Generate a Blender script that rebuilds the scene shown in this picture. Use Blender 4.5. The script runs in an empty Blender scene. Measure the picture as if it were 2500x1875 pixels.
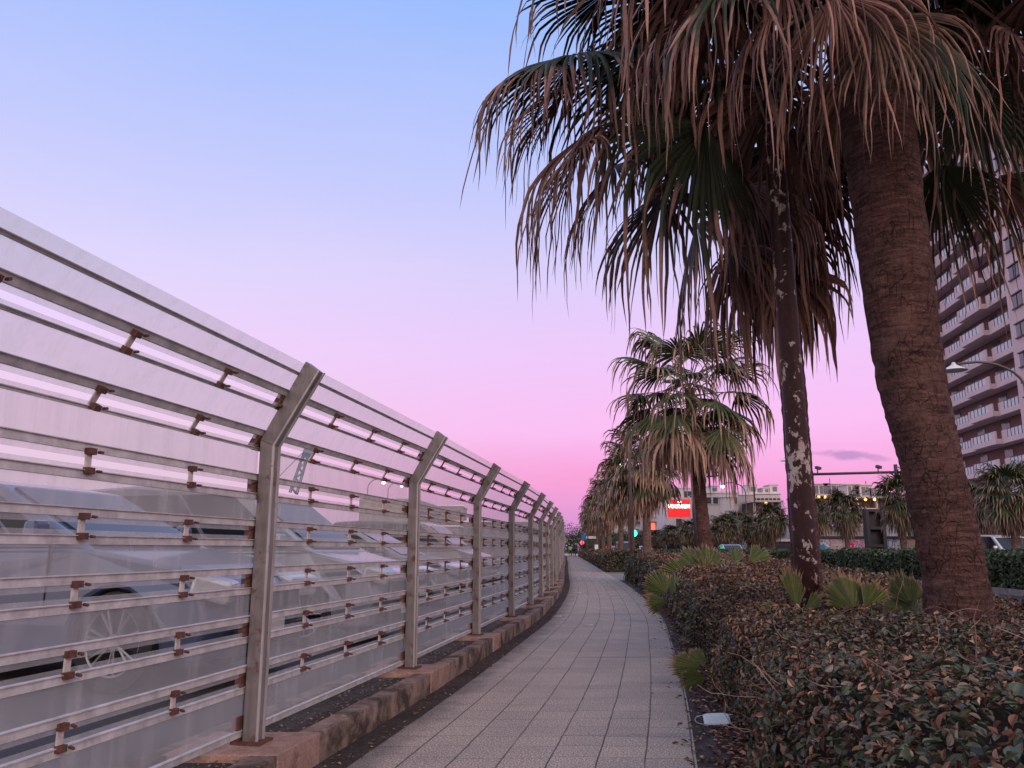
import bpy, math, random
import numpy as np
from mathutils import Vector, Matrix
R_ = math.radians
scene = bpy.context.scene
COL = scene.collection

# ------------------------------------------------------------------ camera
CAMH, FPX, PITCH = 1.10, 2000.0, R_(11.406)
cam_d = bpy.data.cameras.new("camera"); cam = bpy.data.objects.new("camera", cam_d); COL.objects.link(cam)
cam_d.sensor_width = 36.0; cam_d.lens = 36.0 * FPX / 2500.0
cam_d.clip_start = 0.05; cam_d.clip_end = 9000
cam.location = (0, 0, CAMH); cam.rotation_euler = (R_(90) + PITCH, 0, 0)
scene.camera = cam
cp, sp = math.cos(PITCH), math.sin(PITCH)
def at(px, py, Y):
    """world point seen at photo pixel (2500 wide) px,py at ground distance Y"""
    u = (px - 1250) / FPX; v = (937.5 - py) / FPX
    t = Y / (cp - v * sp)
    return Vector((u * t, Y, CAMH + (sp + v * cp) * t))
def rnd(a, b): return random.uniform(a, b)

# ------------------------------------------------------------------ colours / materials
def lin(c):
    return tuple(((x / 255) / 12.92 if x / 255 <= 0.04045 else ((x / 255 + 0.055) / 1.055) ** 2.4) for x in c)
class NT:
    def __init__(s, tree): s.t = tree; s.n = tree.nodes; s.l = tree.links
    def new(s, ty, **kw):
        n = s.n.new(ty)
        for k, v in kw.items():
            if k.startswith("i_"): n.inputs[int(k[2:]) if k[2:].isdigit() else k[2:].replace("_", " ")].default_value = v
            else: setattr(n, k, v)
        return n
    def link(s, a, b): s.l.new(a, b)
    def math(s, op, a, b=None, c=None):
        n = s.n.new("ShaderNodeMath"); n.operation = op
        for i, x in enumerate((a, b, c)):
            if x is None: continue
            if isinstance(x, (int, float)): n.inputs[i].default_value = x
            else: s.link(x, n.inputs[i])
        return n.outputs[0]
    def ramp(s, fac, stops, interp="LINEAR"):
        n = s.n.new("ShaderNodeValToRGB"); n.color_ramp.interpolation = interp
        e = n.color_ramp.elements
        while len(e) < len(stops): e.new(0.5)
        for i, (p, c) in enumerate(stops):
            e[i].position = p
            e[i].color = (c[0], c[1], c[2], 1) if isinstance(c, (tuple, list)) else (c, c, c, 1)
        s.link(fac, n.inputs[0]); return n.outputs[0]
    def mix(s, f, a, b, ty="MIX"):
        n = s.n.new("ShaderNodeMix"); n.data_type = "RGBA"; n.blend_type = ty
        for i, x in ((0, f), (6, a), (7, b)):
            if isinstance(x, (int, float)): n.inputs[i].default_value = x
            elif isinstance(x, (tuple, list)): n.inputs[i].default_value = (x[0], x[1], x[2], 1)
            else: s.link(x, n.inputs[i])
        return n.outputs[2]
    def noise(s, scale, detail=4, rough=0.6, vec=None, out=0, dist=0):
        n = s.n.new("ShaderNodeTexNoise"); n.inputs["Scale"].default_value = scale
        n.inputs["Detail"].default_value = detail; n.inputs["Roughness"].default_value = rough
        n.inputs["Distortion"].default_value = dist
        if vec is not None: s.link(vec, n.inputs["Vector"])
        return n.outputs[out]
    def coord(s, which="Object"): return s.n.new("ShaderNodeTexCoord").outputs[which]
    def mapping(s, vec, scale=(1, 1, 1), loc=(0, 0, 0)):
        n = s.n.new("ShaderNodeMapping"); n.inputs["Scale"].default_value = scale; n.inputs["Location"].default_value = loc
        s.link(vec, n.inputs["Vector"]); return n.outputs[0]
    def bump(s, h, strength=0.5, dist=0.01):
        n = s.n.new("ShaderNodeBump"); n.inputs["Strength"].default_value = strength; n.inputs["Distance"].default_value = dist
        s.link(h, n.inputs["Height"]); return n.outputs[0]
def material(name):
    m = bpy.data.materials.new(name); m.use_nodes = True
    nt = NT(m.node_tree); bs = m.node_tree.nodes["Principled BSDF"]
    return m, nt, bs
def setc(bs, nt, col=None, rough=0.6, metal=0, normal=None, spec=0.5):
    if col is not None:
        if isinstance(col, (tuple, list)): bs.inputs["Base Color"].default_value = (*col[:3], 1)
        else: nt.link(col, bs.inputs["Base Color"])
    if isinstance(rough, (int, float)): bs.inputs["Roughness"].default_value = rough
    else: nt.link(rough, bs.inputs["Roughness"])
    bs.inputs["Metallic"].default_value = metal
    bs.inputs["Specular IOR Level"].default_value = spec
    if normal is not None: nt.link(normal, bs.inputs["Normal"])
_mc = {}
def flat(name, col, rough=0.6, metal=0, var=0.25, scale=3.0, spec=0.4, coat=0):
    """plain paint/plastic/concrete colour with weathering noise of its own"""
    if name in _mc: return _mc[name]
    m, nt, bs = material(name)
    n = nt.noise(scale, 5, 0.65, nt.coord("Object"))
    c = nt.mix(nt.ramp(n, [(0.3, 0.0), (0.7, 1.0)]), tuple(x * (1 - var) for x in col), tuple(min(1, x * (1 + var)) for x in col))
    setc(bs, nt, c, rough, metal, spec=spec)
    if coat: bs.inputs["Coat Weight"].default_value = coat; bs.inputs["Coat Roughness"].default_value = 0.08
    _mc[name] = m; return m
def emit(name, col, st):
    if name in _mc: return _mc[name]
    m, nt, bs = material(name)
    setc(bs, nt, tuple(min(1, x) for x in col), 0.5)
    bs.inputs["Emission Color"].default_value = (*col, 1); bs.inputs["Emission Strength"].default_value = st
    _mc[name] = m; return m

# paving: u = metres across, v = metres along
def mat_paving():
    m, nt, bs = material("paving_slabs")
    uv = nt.coord("UV"); sx = nt.new("ShaderNodeSeparateXYZ"); nt.link(uv, sx.inputs[0])
    wob = nt.math("MULTIPLY", nt.math("SUBTRACT", nt.noise(2.2, 3, 0.6, uv), 0.5), 0.016)
    u = nt.math("ADD", sx.outputs[0], wob); v = nt.math("ADD", sx.outputs[1], wob)
    cu = nt.math("FLOOR", nt.math("DIVIDE", u, 0.255)); fu = nt.math("FRACT", nt.math("DIVIDE", u, 0.255))
    wn = nt.new("ShaderNodeTexWhiteNoise", noise_dimensions="1D"); nt.link(cu, wn.inputs["W"])
    vv = nt.math("ADD", nt.math("DIVIDE", v, 0.262), nt.math("MULTIPLY", wn.outputs["Value"], 0.16))
    cv = nt.math("FLOOR", vv); fv = nt.math("FRACT", vv)
    du = nt.math("MINIMUM", fu, nt.math("SUBTRACT", 1.0, fu)); dv = nt.math("MINIMUM", fv, nt.math("SUBTRACT", 1.0, fv))
    big = nt.noise(1.1, 5, 0.6, uv)
    ju = nt.ramp(du, [(0.010, 1.0), (0.022, 0.0)])
    jv = nt.math("MULTIPLY", nt.ramp(dv, [(0.006, 1.0), (0.016, 0.0)]), nt.ramp(nt.noise(3.0, 3, 0.7, uv), [(0.40, 0.38), (0.60, 0.95)]))
    j = nt.math("MAXIMUM", nt.math("MULTIPLY", ju, nt.ramp(nt.noise(1.7, 2, 0.7, uv), [(0.3, 0.55), (0.5, 1.0)])), jv)
    cxy = nt.new("ShaderNodeCombineXYZ"); nt.link(cu, cxy.inputs[0]); nt.link(cv, cxy.inputs[1])
    w2 = nt.new("ShaderNodeTexWhiteNoise", noise_dimensions="2D"); nt.link(cxy.outputs[0], w2.inputs["Vector"])
    grit = nt.noise(95, 3, 0.85, uv); grit2 = nt.noise(38, 3, 0.7, uv)
    base = nt.ramp(grit, [(0.40, (0.10, 0.075, 0.065)), (0.5, (0.315, 0.262, 0.228)), (0.60, (0.72, 0.62, 0.54))])
    base = nt.mix(nt.math("MULTIPLY", nt.ramp(grit2, [(0.4, 0.0), (0.65, 1.0)]), 0.4), base, (0.22, 0.18, 0.17))
    base = nt.mix(0.5, base, nt.ramp(w2.outputs["Value"], [(0, (0.86, 0.84, 0.86)), (1, (1.15, 1.12, 1.08))]), "MULTIPLY")
    base = nt.mix(0.62, base, nt.ramp(big, [(0.32, (0.72, 0.72, 0.76)), (0.52, (1.0, 0.97, 0.96)), (0.7, (1.14, 1.07, 1.04))]), "MULTIPLY")
    # dried damp bands with a shape of their own, and dirt creeping in from both edges
    band = nt.noise(1.0, 4, 0.6, nt.mapping(uv, (0.22, 1.9, 1), (3.1, 1.37, 0)))
    base = nt.mix(nt.math("MULTIPLY", nt.ramp(band, [(0.60, 0.0), (0.68, 1.0)]), 0.45), base, (0.11, 0.10, 0.115))
    edge = nt.math("ADD", sx.outputs[0], nt.math("MULTIPLY", nt.math("SUBTRACT", nt.noise(4, 5, 0.7, uv), 0.5), 0.5))
    base = nt.mix(nt.math("MULTIPLY", nt.ramp(edge, [(0.0, 1.0), (0.22, 0.0)]), 0.6), base, (0.055, 0.042, 0.04))
    base = nt.mix(nt.math("MULTIPLY", j, 0.86), base, (0.03, 0.022, 0.022))
    h = nt.math("ADD", nt.math("MULTIPLY", grit, 0.25), nt.math("MULTIPLY", j, -1.2))
    setc(bs, nt, base, 0.78, normal=nt.bump(h, 0.55, 0.008), spec=0.35)
    return m
def mat_asphalt(name, col, sc=90, patch=True):
    m, nt, bs = material(name); v = nt.coord("Object")
    g = nt.noise(sc, 4, 0.8, v); b = nt.noise(0.35, 5, 0.6, v)
    c = nt.ramp(g, [(0.3, tuple(x * 0.45 for x in col)), (0.52, col), (0.7, tuple(min(1, x * 2.1) for x in col))])
    if patch: c = nt.mix(0.6, c, nt.ramp(b, [(0.35, 0.65), (0.65, 1.25)]), "MULTIPLY")
    setc(bs, nt, c, 0.85, normal=nt.bump(g, 0.6, 0.01), spec=0.3); return m
def mat_dirt(name, dark, light, sc=30):
    m, nt, bs = material(name); v = nt.coord("Object")
    g = nt.noise(sc, 6, 0.8, v); b = nt.noise(2.5, 4, 0.6, v)
    c = nt.ramp(g, [(0.34, dark), (0.62, light)])
    c = nt.mix(0.7, c, nt.ramp(b, [(0.3, 0.5), (0.7, 1.3)]), "MULTIPLY")
    setc(bs, nt, c, 0.95, normal=nt.bump(g, 0.9, 0.02), spec=0.15); return m
def mat_concrete(name, col, moss=(0.03, 0.026, 0.022), amt=0.5):
    m, nt, bs = material(name); v = nt.coord("Object")
    g = nt.noise(70, 4, 0.8, v); b = nt.noise(3.2, 7, 0.72, v, dist=0.6); d = nt.noise(9, 6, 0.7, v)
    c = nt.ramp(g, [(0.3, tuple(x * 0.7 for x in col)), (0.7, tuple(x * 1.3 for x in col))])
    c = nt.mix(0.8, c, nt.ramp(d, [(0.3, 0.6), (0.7, 1.25)]), "MULTIPLY")
    c = nt.mix(nt.ramp(b, [(0.66 - amt * 0.35, 0.0), (0.74 - amt * 0.25, 0.85)]), c, moss)
    setc(bs, nt, c, 0.92, normal=nt.bump(nt.math("ADD", g, nt.math("MULTIPLY", d, 2.0)), 0.6, 0.012), spec=0.2); return m
def mat_steel(name, col, rust_lo, rough=0.55, metal=0.35, sc=7.0):
    m, nt, bs = material(name); v = nt.coord("Object")
    r = nt.noise(sc, 7, 0.72, v); s = nt.noise(3.0, 5, 0.7, nt.mapping(v, (9, 9, 0.8)))
    base = nt.ramp(s, [(0.3, tuple(x * 0.62 for x in col)), (0.55, col), (0.75, tuple(min(1, x * 1.25) for x in col))])
    rc = nt.ramp(nt.noise(40, 4, 0.7, v), [(0.3, (0.04, 0.016, 0.013)), (0.7, (0.15, 0.055, 0.038))])
    rf = nt.ramp(nt.math("ADD", nt.math("MULTIPLY", r, 0.75), nt.math("MULTIPLY", s, 0.25)), [(rust_lo, 0.0), (rust_lo + 0.09, 1.0)])
    c = nt.mix(rf, base, rc)
    setc(bs, nt, c, rough, metal, normal=nt.bump(r, 0.25, 0.004)); return m
def mat_pane():
    m, nt, bs = material("hazy_clear_panel"); v = nt.coord("Object")
    out = m.node_tree.nodes["Material Output"]
    tr = nt.new("ShaderNodeBsdfTransparent"); tr.inputs[0].default_value = (0.955, 0.948, 0.95, 1)
    tl = nt.new("ShaderNodeBsdfTranslucent"); tl.inputs[0].default_value = (0.92, 0.87, 0.81, 1)
    df = nt.new("ShaderNodeBsdfDiffuse"); df.inputs[0].default_value = (0.62, 0.58, 0.57, 1)
    gl = nt.new("ShaderNodeBsdfGlossy"); gl.inputs["Roughness"].default_value = 0.12
    mx = nt.new("ShaderNodeMixShader"); mx.inputs[0].default_value = 0.22
    nt.link(tl.outputs[0], mx.inputs[1]); nt.link(df.outputs[0], mx.inputs[2])
    b = nt.noise(1.3, 6, 0.7, nt.mapping(v, (1, 1, 1.6)))
    st = nt.noise(2.2, 5, 0.7, nt.mapping(v, (6, 6, 0.5)))
    f = nt.math("ADD", nt.math("MULTIPLY", nt.ramp(b, [(0.3, 0.0), (0.7, 1.0)]), 0.09), nt.math("MULTIPLY", nt.ramp(st, [(0.48, 0.0), (0.72, 1.0)]), 0.13))
    f = nt.math("ADD", f, 0.15)
    m1 = nt.new("ShaderNodeMixShader"); nt.link(f, m1.inputs[0]); nt.link(tr.outputs[0], m1.inputs[1]); nt.link(mx.outputs[0], m1.inputs[2])
    m2 = nt.new("ShaderNodeMixShader"); m2.inputs[0].default_value = 0.03; nt.link(m1.outputs[0], m2.inputs[1]); nt.link(gl.outputs[0], m2.inputs[2])
    nt.link(m2.outputs[0], out.inputs[0]); return m
def mat_leaf(name, stops, rough=0.55, spec=0.3, trans=0.0):
    m, nt, bs = material(name)
    r = nt.n.new("ShaderNodeNewGeometry").outputs["Random Per Island"]
    c = nt.ramp(r, stops)
    c = nt.mix(0.35, c, nt.ramp(nt.noise(40, 3, 0.6, nt.coord("Object")), [(0.3, 0.6), (0.7, 1.3)]), "MULTIPLY")
    setc(bs, nt, c, rough, spec=spec); return m
def mat_frond(name, green_a, green_b, dry_a, dry_b):
    m, nt, bs = material(name)
    at_ = nt.new("ShaderNodeAttribute"); at_.attribute_name = "dry"
    r = nt.n.new("ShaderNodeNewGeometry").outputs["Random Per Island"]
    v = nt.coord("Object")
    g = nt.mix(r, green_a, green_b); d = nt.mix(r, dry_a, dry_b)
    f = nt.math("ADD", at_.outputs["Fac"], nt.math("MULTIPLY", nt.math("SUBTRACT", nt.noise(9, 4, 0.7, v), 0.5), 0.5))
    c = nt.mix(nt.ramp(f, [(0.35, 0.0), (0.65, 1.0)]), g, d)
    c = nt.mix(0.5, c, nt.ramp(nt.noise(25, 3, 0.6, v), [(0.3, 0.6), (0.7, 1.35)]), "MULTIPLY")
    setc(bs, nt, c, 0.5, spec=0.3); return m
def mat_trunk(name, a, b, c_, sc=1.0):
    m, nt, bs = material(name); v = nt.coord("Object")
    rings = nt.noise(5.0 * sc, 5, 0.65, nt.mapping(v, (1.2, 1.2, 7.5)), dist=0.3)
    crk = nt.noise(7 * sc, 6, 0.75, nt.mapping(v, (5.5, 5.5, 0.9)), dist=0.5)
    gr = nt.noise(60 * sc, 4, 0.8, v); bg = nt.noise(2.2, 4, 0.6, v)
    vo = nt.new("ShaderNodeTexVoronoi"); vo.feature = "DISTANCE_TO_EDGE"; vo.inputs["Scale"].default_value = 9 * sc
    wv = nt.new("ShaderNodeVectorMath"); wv.operation = "ADD"
    nt.link(nt.mapping(v, (1.5, 1.5, 1.1)), wv.inputs[0])
    nv = nt.n.new("ShaderNodeTexNoise"); nv.inputs["Scale"].default_value = 6
    sc_ = nt.new("ShaderNodeVectorMath"); sc_.operation = "SCALE"; sc_.inputs["Scale"].default_value = 0.28
    nt.link(nv.outputs["Color"], sc_.inputs[0]); nt.link(sc_.outputs[0], wv.inputs[1]); nt.link(wv.outputs[0], vo.inputs["Vector"])
    ck = nt.ramp(vo.outputs["Distance"], [(0.0, 0.0), (0.055, 1.0)])
    c = nt.ramp(rings, [(0.30, b), (0.5, a), (0.68, c_)])
    c = nt.mix(0.85, c, nt.ramp(crk, [(0.30, 0.35), (0.46, 0.95), (0.8, 1.25)]), "MULTIPLY")
    c = nt.mix(0.7, c, nt.ramp(gr, [(0.3, 0.5), (0.7, 1.5)]), "MULTIPLY")
    c = nt.mix(0.6, c, nt.ramp(bg, [(0.3, (0.7, 0.75, 0.75)), (0.7, (1.25, 1.1, 1.05))]), "MULTIPLY")
    ckf = nt.math("MULTIPLY", nt.math("SUBTRACT", 1.0, ck), nt.ramp(nt.noise(4, 3, 0.6, v), [(0.4, 0.15), (0.6, 0.8)]))
    c = nt.mix(ckf, c, (0.012, 0.008, 0.008))
    c = nt.mix(nt.ramp(nt.noise(3.1, 5, .7, v), [(.5, 0.0), (.66, .5)]), c, tuple(x * 1.15 for x in c_))
    h = nt.math("ADD", nt.math("ADD", nt.math("MULTIPLY", rings, 0.7), nt.math("MULTIPLY", crk, 1.2)), nt.math("ADD", nt.math("MULTIPLY", gr, 0.35), nt.math("MULTIPLY", ckf, -0.8)))
    setc(bs, nt, c, 0.9, normal=nt.bump(h, 0.9, 0.03), spec=0.15); return m

M_pav = mat_paving()
M_asph = mat_asphalt("asphalt_lot", (0.060, 0.055, 0.060), 70)
M_road = mat_asphalt("asphalt_road", (0.050, 0.046, 0.052), 60)
M_walk = mat_asphalt("far_pavement", (0.20, 0.18, 0.175), 40)
M_dirt = mat_dirt("path_margin_dirt", (0.022, 0.017, 0.017), (0.105, 0.08, 0.075), 34)
M_edge = mat_dirt("dark_edge_slab", (0.035, 0.030, 0.036), (0.13, 0.112, 0.12), 60)  # darker strip between the paving and the creeper bed
M_grav = mat_dirt("planter_gravel", (0.015, 0.012, 0.013), (0.12, 0.095, 0.09), 45)
M_kerb = mat_concrete("mossy_kerb_concrete", (0.26, 0.185, 0.16), amt=0.62)
M_pad = mat_concrete("bare_pad_concrete", (0.34, 0.215, 0.18), moss=(0.06, 0.04, 0.036), amt=0.25)
M_post = mat_steel("weathered_post_steel", (0.20, 0.18, 0.185), 0.53, 0.42, 0.25, 6.5)
M_flange = mat_steel("lit_side_flange_steel", (0.42, 0.405, 0.42), 0.58, 0.45, 0.25, 9)  # paler copy of the post steel, paints the path side as brighter lit
M_rust = mat_steel("rusted_clip_steel", (0.09, 0.045, 0.04), 0.42, 0.85, 0.0, 18)
M_plate = flat("clip_plate_grey", (0.50, 0.45, 0.44), 0.5, 0.2, 0.25, 30)
M_alu = flat("weathered_aluminium_rail", (0.46, 0.45, 0.46), 0.4, 0.15, 0.3, 14)
M_pane = mat_pane()
M_twig = mat_dirt("hedge_twig_core", (0.010, 0.007, 0.006), (0.04, 0.026, 0.02), 25)
M_ivy = mat_leaf("creeper_leaf", [(0, (0.018, 0.034, 0.022)), (0.3, (0.042, 0.056, 0.036)), (0.5, (0.085, 0.075, 0.058)), (0.75, (0.14, 0.115, 0.098)), (0.9, (0.05, 0.075, 0.034)), (1, (0.08, 0.10, 0.052))], 0.4, 0.4)
M_round = mat_leaf("round_green_leaf", [(0, (0.018, 0.042, 0.026)), (0.5, (0.03, 0.060, 0.034)), (1, (0.06, 0.08, 0.052))], 0.4, 0.45)
M_dryleaf = mat_leaf("dry_brown_leaf", [(0, (0.05, 0.024, 0.018)), (0.4, (0.13, 0.065, 0.047)), (0.75, (0.25, 0.14, 0.10)), (1, (0.42, 0.27, 0.20))], 0.7, 0.2)
M_yellow = mat_leaf("yellowed_leaf", [(0, (0.26, 0.11, 0.02)), (1, (0.36, 0.20, 0.05))], 0.5, 0.3)
M_clip = mat_leaf("clipped_hedge_leaf", [(0, (0.018, 0.036, 0.018)), (0.5, (0.045, 0.072, 0.036)), (1, (0.10, 0.135, 0.075))], 0.5, 0.35)
M_vine = mat_leaf("dry_vine", [(0, (0.13, 0.06, 0.045)), (1, (0.34, 0.21, 0.17))], 0.7)
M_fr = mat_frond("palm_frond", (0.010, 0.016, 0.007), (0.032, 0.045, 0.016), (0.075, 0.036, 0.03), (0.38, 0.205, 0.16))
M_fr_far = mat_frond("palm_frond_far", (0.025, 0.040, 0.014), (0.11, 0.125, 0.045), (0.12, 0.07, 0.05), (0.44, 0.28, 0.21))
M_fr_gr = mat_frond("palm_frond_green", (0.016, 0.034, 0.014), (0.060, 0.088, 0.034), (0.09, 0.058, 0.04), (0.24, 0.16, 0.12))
M_seed = mat_frond("young_palm_leaf", (0.035, 0.050, 0.009), (0.085, 0.098, 0.02), (0.14, 0.085, 0.045), (0.24, 0.15, 0.09))
M_tr1 = mat_trunk("palm_trunk_bark", (0.098, 0.052, 0.048), (0.044, 0.024, 0.023), (0.17, 0.098, 0.088))
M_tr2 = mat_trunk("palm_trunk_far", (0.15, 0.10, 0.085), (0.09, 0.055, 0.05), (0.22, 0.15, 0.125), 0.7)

# ------------------------------------------------------------------ object helpers
def tag(o, label=None, cat=None, group=None, kind=None):
    if label: o["label"] = label
    if cat: o["category"] = cat
    if group: o["group"] = group
    if kind: o["kind"] = kind
    return o
def empty(name, loc=(0, 0, 0), label=None, cat=None, group=None, rz=0):
    o = bpy.data.objects.new(name, None); COL.objects.link(o); o.location = loc; o.rotation_euler.z = rz
    o.empty_display_size = 0.2
    return tag(o, label, cat, group)
def wloc(o):
    v = Vector((0, 0, 0))
    while o is not None: v += o.location; o = o.parent
    return v
class MB:
    def __init__(s): s.v = []; s.f = []; s.uv = None; s.att = None
    def quad(s, a, b, c, d):
        i = len(s.v); s.v += [tuple(a), tuple(b), tuple(c), tuple(d)]; s.f.append((i, i + 1, i + 2, i + 3))
    def box(s, c, size, rz=0, rx=0, ry=0, top=1.0):
        i = len(s.v); m = Matrix.Translation(c) @ Matrix.Rotation(rz, 4, 'Z') @ Matrix.Rotation(ry, 4, 'Y') @ Matrix.Rotation(rx, 4, 'X')
        for z in (-.5, .5):
            k = top if z > 0 else 1
            for x, y in ((-.5, -.5), (.5, -.5), (.5, .5), (-.5, .5)):
                s.v.append(tuple(m @ Vector((x * size[0] * k, y * size[1] * k, z * size[2]))))
        for f in ((3, 2, 1, 0), (4, 5, 6, 7), (0, 1, 5, 4), (1, 2, 6, 5), (2, 3, 7, 6), (3, 0, 4, 7)): s.f.append(tuple(i + k for k in f))
    def hexa(s, p):
        i = len(s.v); s.v += [tuple(q) for q in p]
        for f in ((3, 2, 1, 0), (4, 5, 6, 7), (0, 1, 5, 4), (1, 2, 6, 5), (2, 3, 7, 6), (3, 0, 4, 7)): s.f.append(tuple(i + k for k in f))
    def tube(s, pts, rad, n=8, cap=True):
        pts = [Vector(p) for p in pts]; rings = []
        for k, p in enumerate(pts):
            d = (pts[min(k + 1, len(pts) - 1)] - pts[max(k - 1, 0)]).normalized()
            up = Vector((0, 0, 1)) if abs(d.z) < .95 else Vector((0, 1, 0))
            a = d.cross(up).normalized(); b = d.cross(a).normalized()
            r = rad[k] if isinstance(rad, (list, tuple)) else rad
            i = len(s.v)
            for j in range(n):
                t = 2 * math.pi * j / n; s.v.append(tuple(p + (a * math.cos(t) + b * math.sin(t)) * r))
            rings.append(i)
        for k in range(len(rings) - 1):
            for j in range(n):
                j2 = (j + 1) % n; s.f.append((rings[k] + j, rings[k] + j2, rings[k + 1] + j2, rings[k + 1] + j))
        if cap:
            s.f.append(tuple(rings[0] + j for j in reversed(range(n)))); s.f.append(tuple(rings[-1] + j for j in range(n)))
    def ball(s, c, r, n=8, sz=1.0):
        c = Vector(c); m = n // 2; rows = []
        for a in range(m + 1):
            ph = math.pi * a / m; rows.append(len(s.v))
            for b in range(n):
                t = 2 * math.pi * b / n
                s.v.append((c.x + r * math.sin(ph) * math.cos(t), c.y + r * math.sin(ph) * math.sin(t), c.z + r * sz * math.cos(ph)))
        for a in range(m):
            for b in range(n):
                b2 = (b + 1) % n; s.f.append((rows[a] + b, rows[a + 1] + b, rows[a + 1] + b2, rows[a] + b2))
    def build(s, name, mat, parent=None, loc=(0, 0, 0), smooth=False, bevel=0, local=False, kind=None):
        me = bpy.data.meshes.new(name)
        off = Vector(loc) if parent is None else (wloc(parent) if not local else Vector((0, 0, 0)))
        V = np.array(s.v, dtype=np.float64).reshape(-1, 3) - np.array(off)
        me.from_pydata(V.tolist(), [], s.f)
        me.materials.append(mat)
        if smooth: me.polygons.foreach_set("use_smooth", [True] * len(me.polygons))
        if s.uv is not None:
            ul = me.uv_layers.new(name="UVMap"); arr = np.array(s.uv, dtype=np.float32)
            li = np.zeros(len(me.loops), dtype=np.int32); me.loops.foreach_get("vertex_index", li)
            ul.data.foreach_set("uv", arr[li].ravel())
        if s.att is not None:
            a = me.attributes.new("dry", "FLOAT", "POINT"); a.data.foreach_set("value", np.array(s.att, dtype=np.float32))
        me.update()
        o = bpy.data.objects.new(name, me); COL.objects.link(o)
        if parent is not None: o.parent = parent
        else: o.location = loc
        if bevel:
            bm = o.modifiers.new("bevel", "BEVEL"); bm.width = bevel; bm.segments = 2; bm.limit_method = "ANGLE"; bm.angle_limit = R_(35)
        if kind: o["kind"] = kind
        return o
def copy_tree(o, parent=None):
    c = o.copy(); COL.objects.link(c); c.parent = parent
    for ch in list(o.children): copy_tree(ch, c)
    return c

# ------------------------------------------------------------------ the line of the path
_KY = [-12, -3, 0, 4.5, 6.6, 9.7, 14.4, 23.4, 34, 47, 70, 97, 130, 200]
_KX = [-2.5, -.5, .12, .95, 1.33, 1.83, 2.52, 3.38, 4.10, 4.92, 6.45, 8.15, 10.3, 14.9]
def XR(y):
    for i in range(len(_KY) - 1):
        if y <= _KY[i + 1] or i == len(_KY) - 2:
            def sl(k):
                k0, k1 = max(k - 1, 0), min(k + 1, len(_KY) - 1)
                return (_KX[k1] - _KX[k0]) / (_KY[k1] - _KY[k0])
            h = _KY[i + 1] - _KY[i]; t = (y - _KY[i]) / h
            t = max(t, 0); a, b = sl(i) * h, sl(i + 1) * h
            return (2*t**3 - 3*t*t + 1) * _KX[i] + (t**3 - 2*t*t + t) * a + (-2*t**3 + 3*t*t) * _KX[i+1] + (t**3 - t*t) * b
def ys(y0, y1):
    out = [y0]; y = y0
    while y < y1:
        y += 0.35 if y < 20 else (1.0 if y < 60 else 3.0); out.append(min(y, y1))
    return out
def strip(name, o0, o1, z, y0, y1, mat, n=1, **tg):
    mb = MB(); mb.uv = []; al = 0; py = None
    rows = ys(y0, y1)
    for y in rows:
        if py is not None: al += math.hypot(y - py, XR(y) - XR(py))
        py = y
        for k in range(n + 1):
            o = o0 + (o1 - o0) * k / n
            mb.v.append((XR(y) + o, y, z)); mb.uv.append((o - o0, al))
    for r in range(len(rows) - 1):
        for k in range(n):
            a = r * (n + 1) + k; mb.f.append((a, a + 1, a + n + 2, a + n + 1))
    return tag(mb.build(name, mat), kind="structure", **tg)
def long_block(mb, o0, o1, z0, z1, y0, y1):
    rows = ys(y0, y1); i0 = len(mb.v)
    for y in rows:
        x = XR(y)
        mb.v += [(x + o0, y, z0), (x + o1, y, z0), (x + o1, y, z1), (x + o0, y, z1)]
    for r in range(len(rows) - 1):
        a = i0 + r * 4; b = a + 4
        for k in range(4):
            k2 = (k + 1) % 4; mb.f.append((a + k, b + k, b + k2, a + k2))
    mb.f.append((i0, i0 + 1, i0 + 2, i0 + 3)); e = i0 + 4 * (len(rows) - 1); mb.f.append((e + 3, e + 2, e + 1, e))

# ------------------------------------------------------------------ setting
g = MB(); N = 4500
g.quad((-N, -300, -0.012), (N, -300, -0.012), (N, 6000, -0.012), (-N, 6000, -0.012))
tag(g.build("ground", M_asph), kind="structure")
strip("dirt_margin", -1.985, -1.70, 0.0, -3, 136, M_dirt)
strip("path_edge", -0.02, 0.75, 0.0, -3, 136, M_edge)
strip("paved_path", -1.80, 0.0, 0.006, -3, 136, M_pav, n=4)
strip("cross_path", 0.0, 3.6, 0.004, 30.2, 41.0, M_walk)
strip("service_road", 3.55, 9.0, 0.003, -6, 190, M_road)
strip("main_road", 10.8, 24.0, 0.003, -6, 190, M_road)
strip("road_line", 3.92, 4.04, 0.009, -6, 150, flat("worn_white_line", (0.55, 0.53, 0.52), 0.8, 0, .3, 12))
for k in range(26):
    y = 6 + k * 6.0
    strip("lane_line", 17.2, 17.34, 0.009, y, y + 3, flat("worn_white_line", (1, 1, 1)))
strip("far_pavement", 24.2, 34.0, 0.10, -6, 190, M_walk)
b = MB(); long_block(b, 3.38, 3.53, -0.02, 0.14, -6, 30); long_block(b, 3.38, 3.53, -0.02, 0.14, 41, 136)
tag(b.build("roadside_kerb", mat_concrete("grey_kerb", (0.25, 0.23, 0.22), amt=0.3)), kind="structure")
b = MB(); long_block(b, 9.05, 9.2, -0.02, 0.14, -6, 150); long_block(b, 10.6, 10.75, -0.02, 0.14, -6, 150); long_block(b, 24.0, 24.18, -0.02, 0.14, -6, 150)
tag(b.build("median_kerb", mat_concrete("grey_kerb_b", (0.25, 0.23, 0.22), amt=0.3)), kind="structure")
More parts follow.
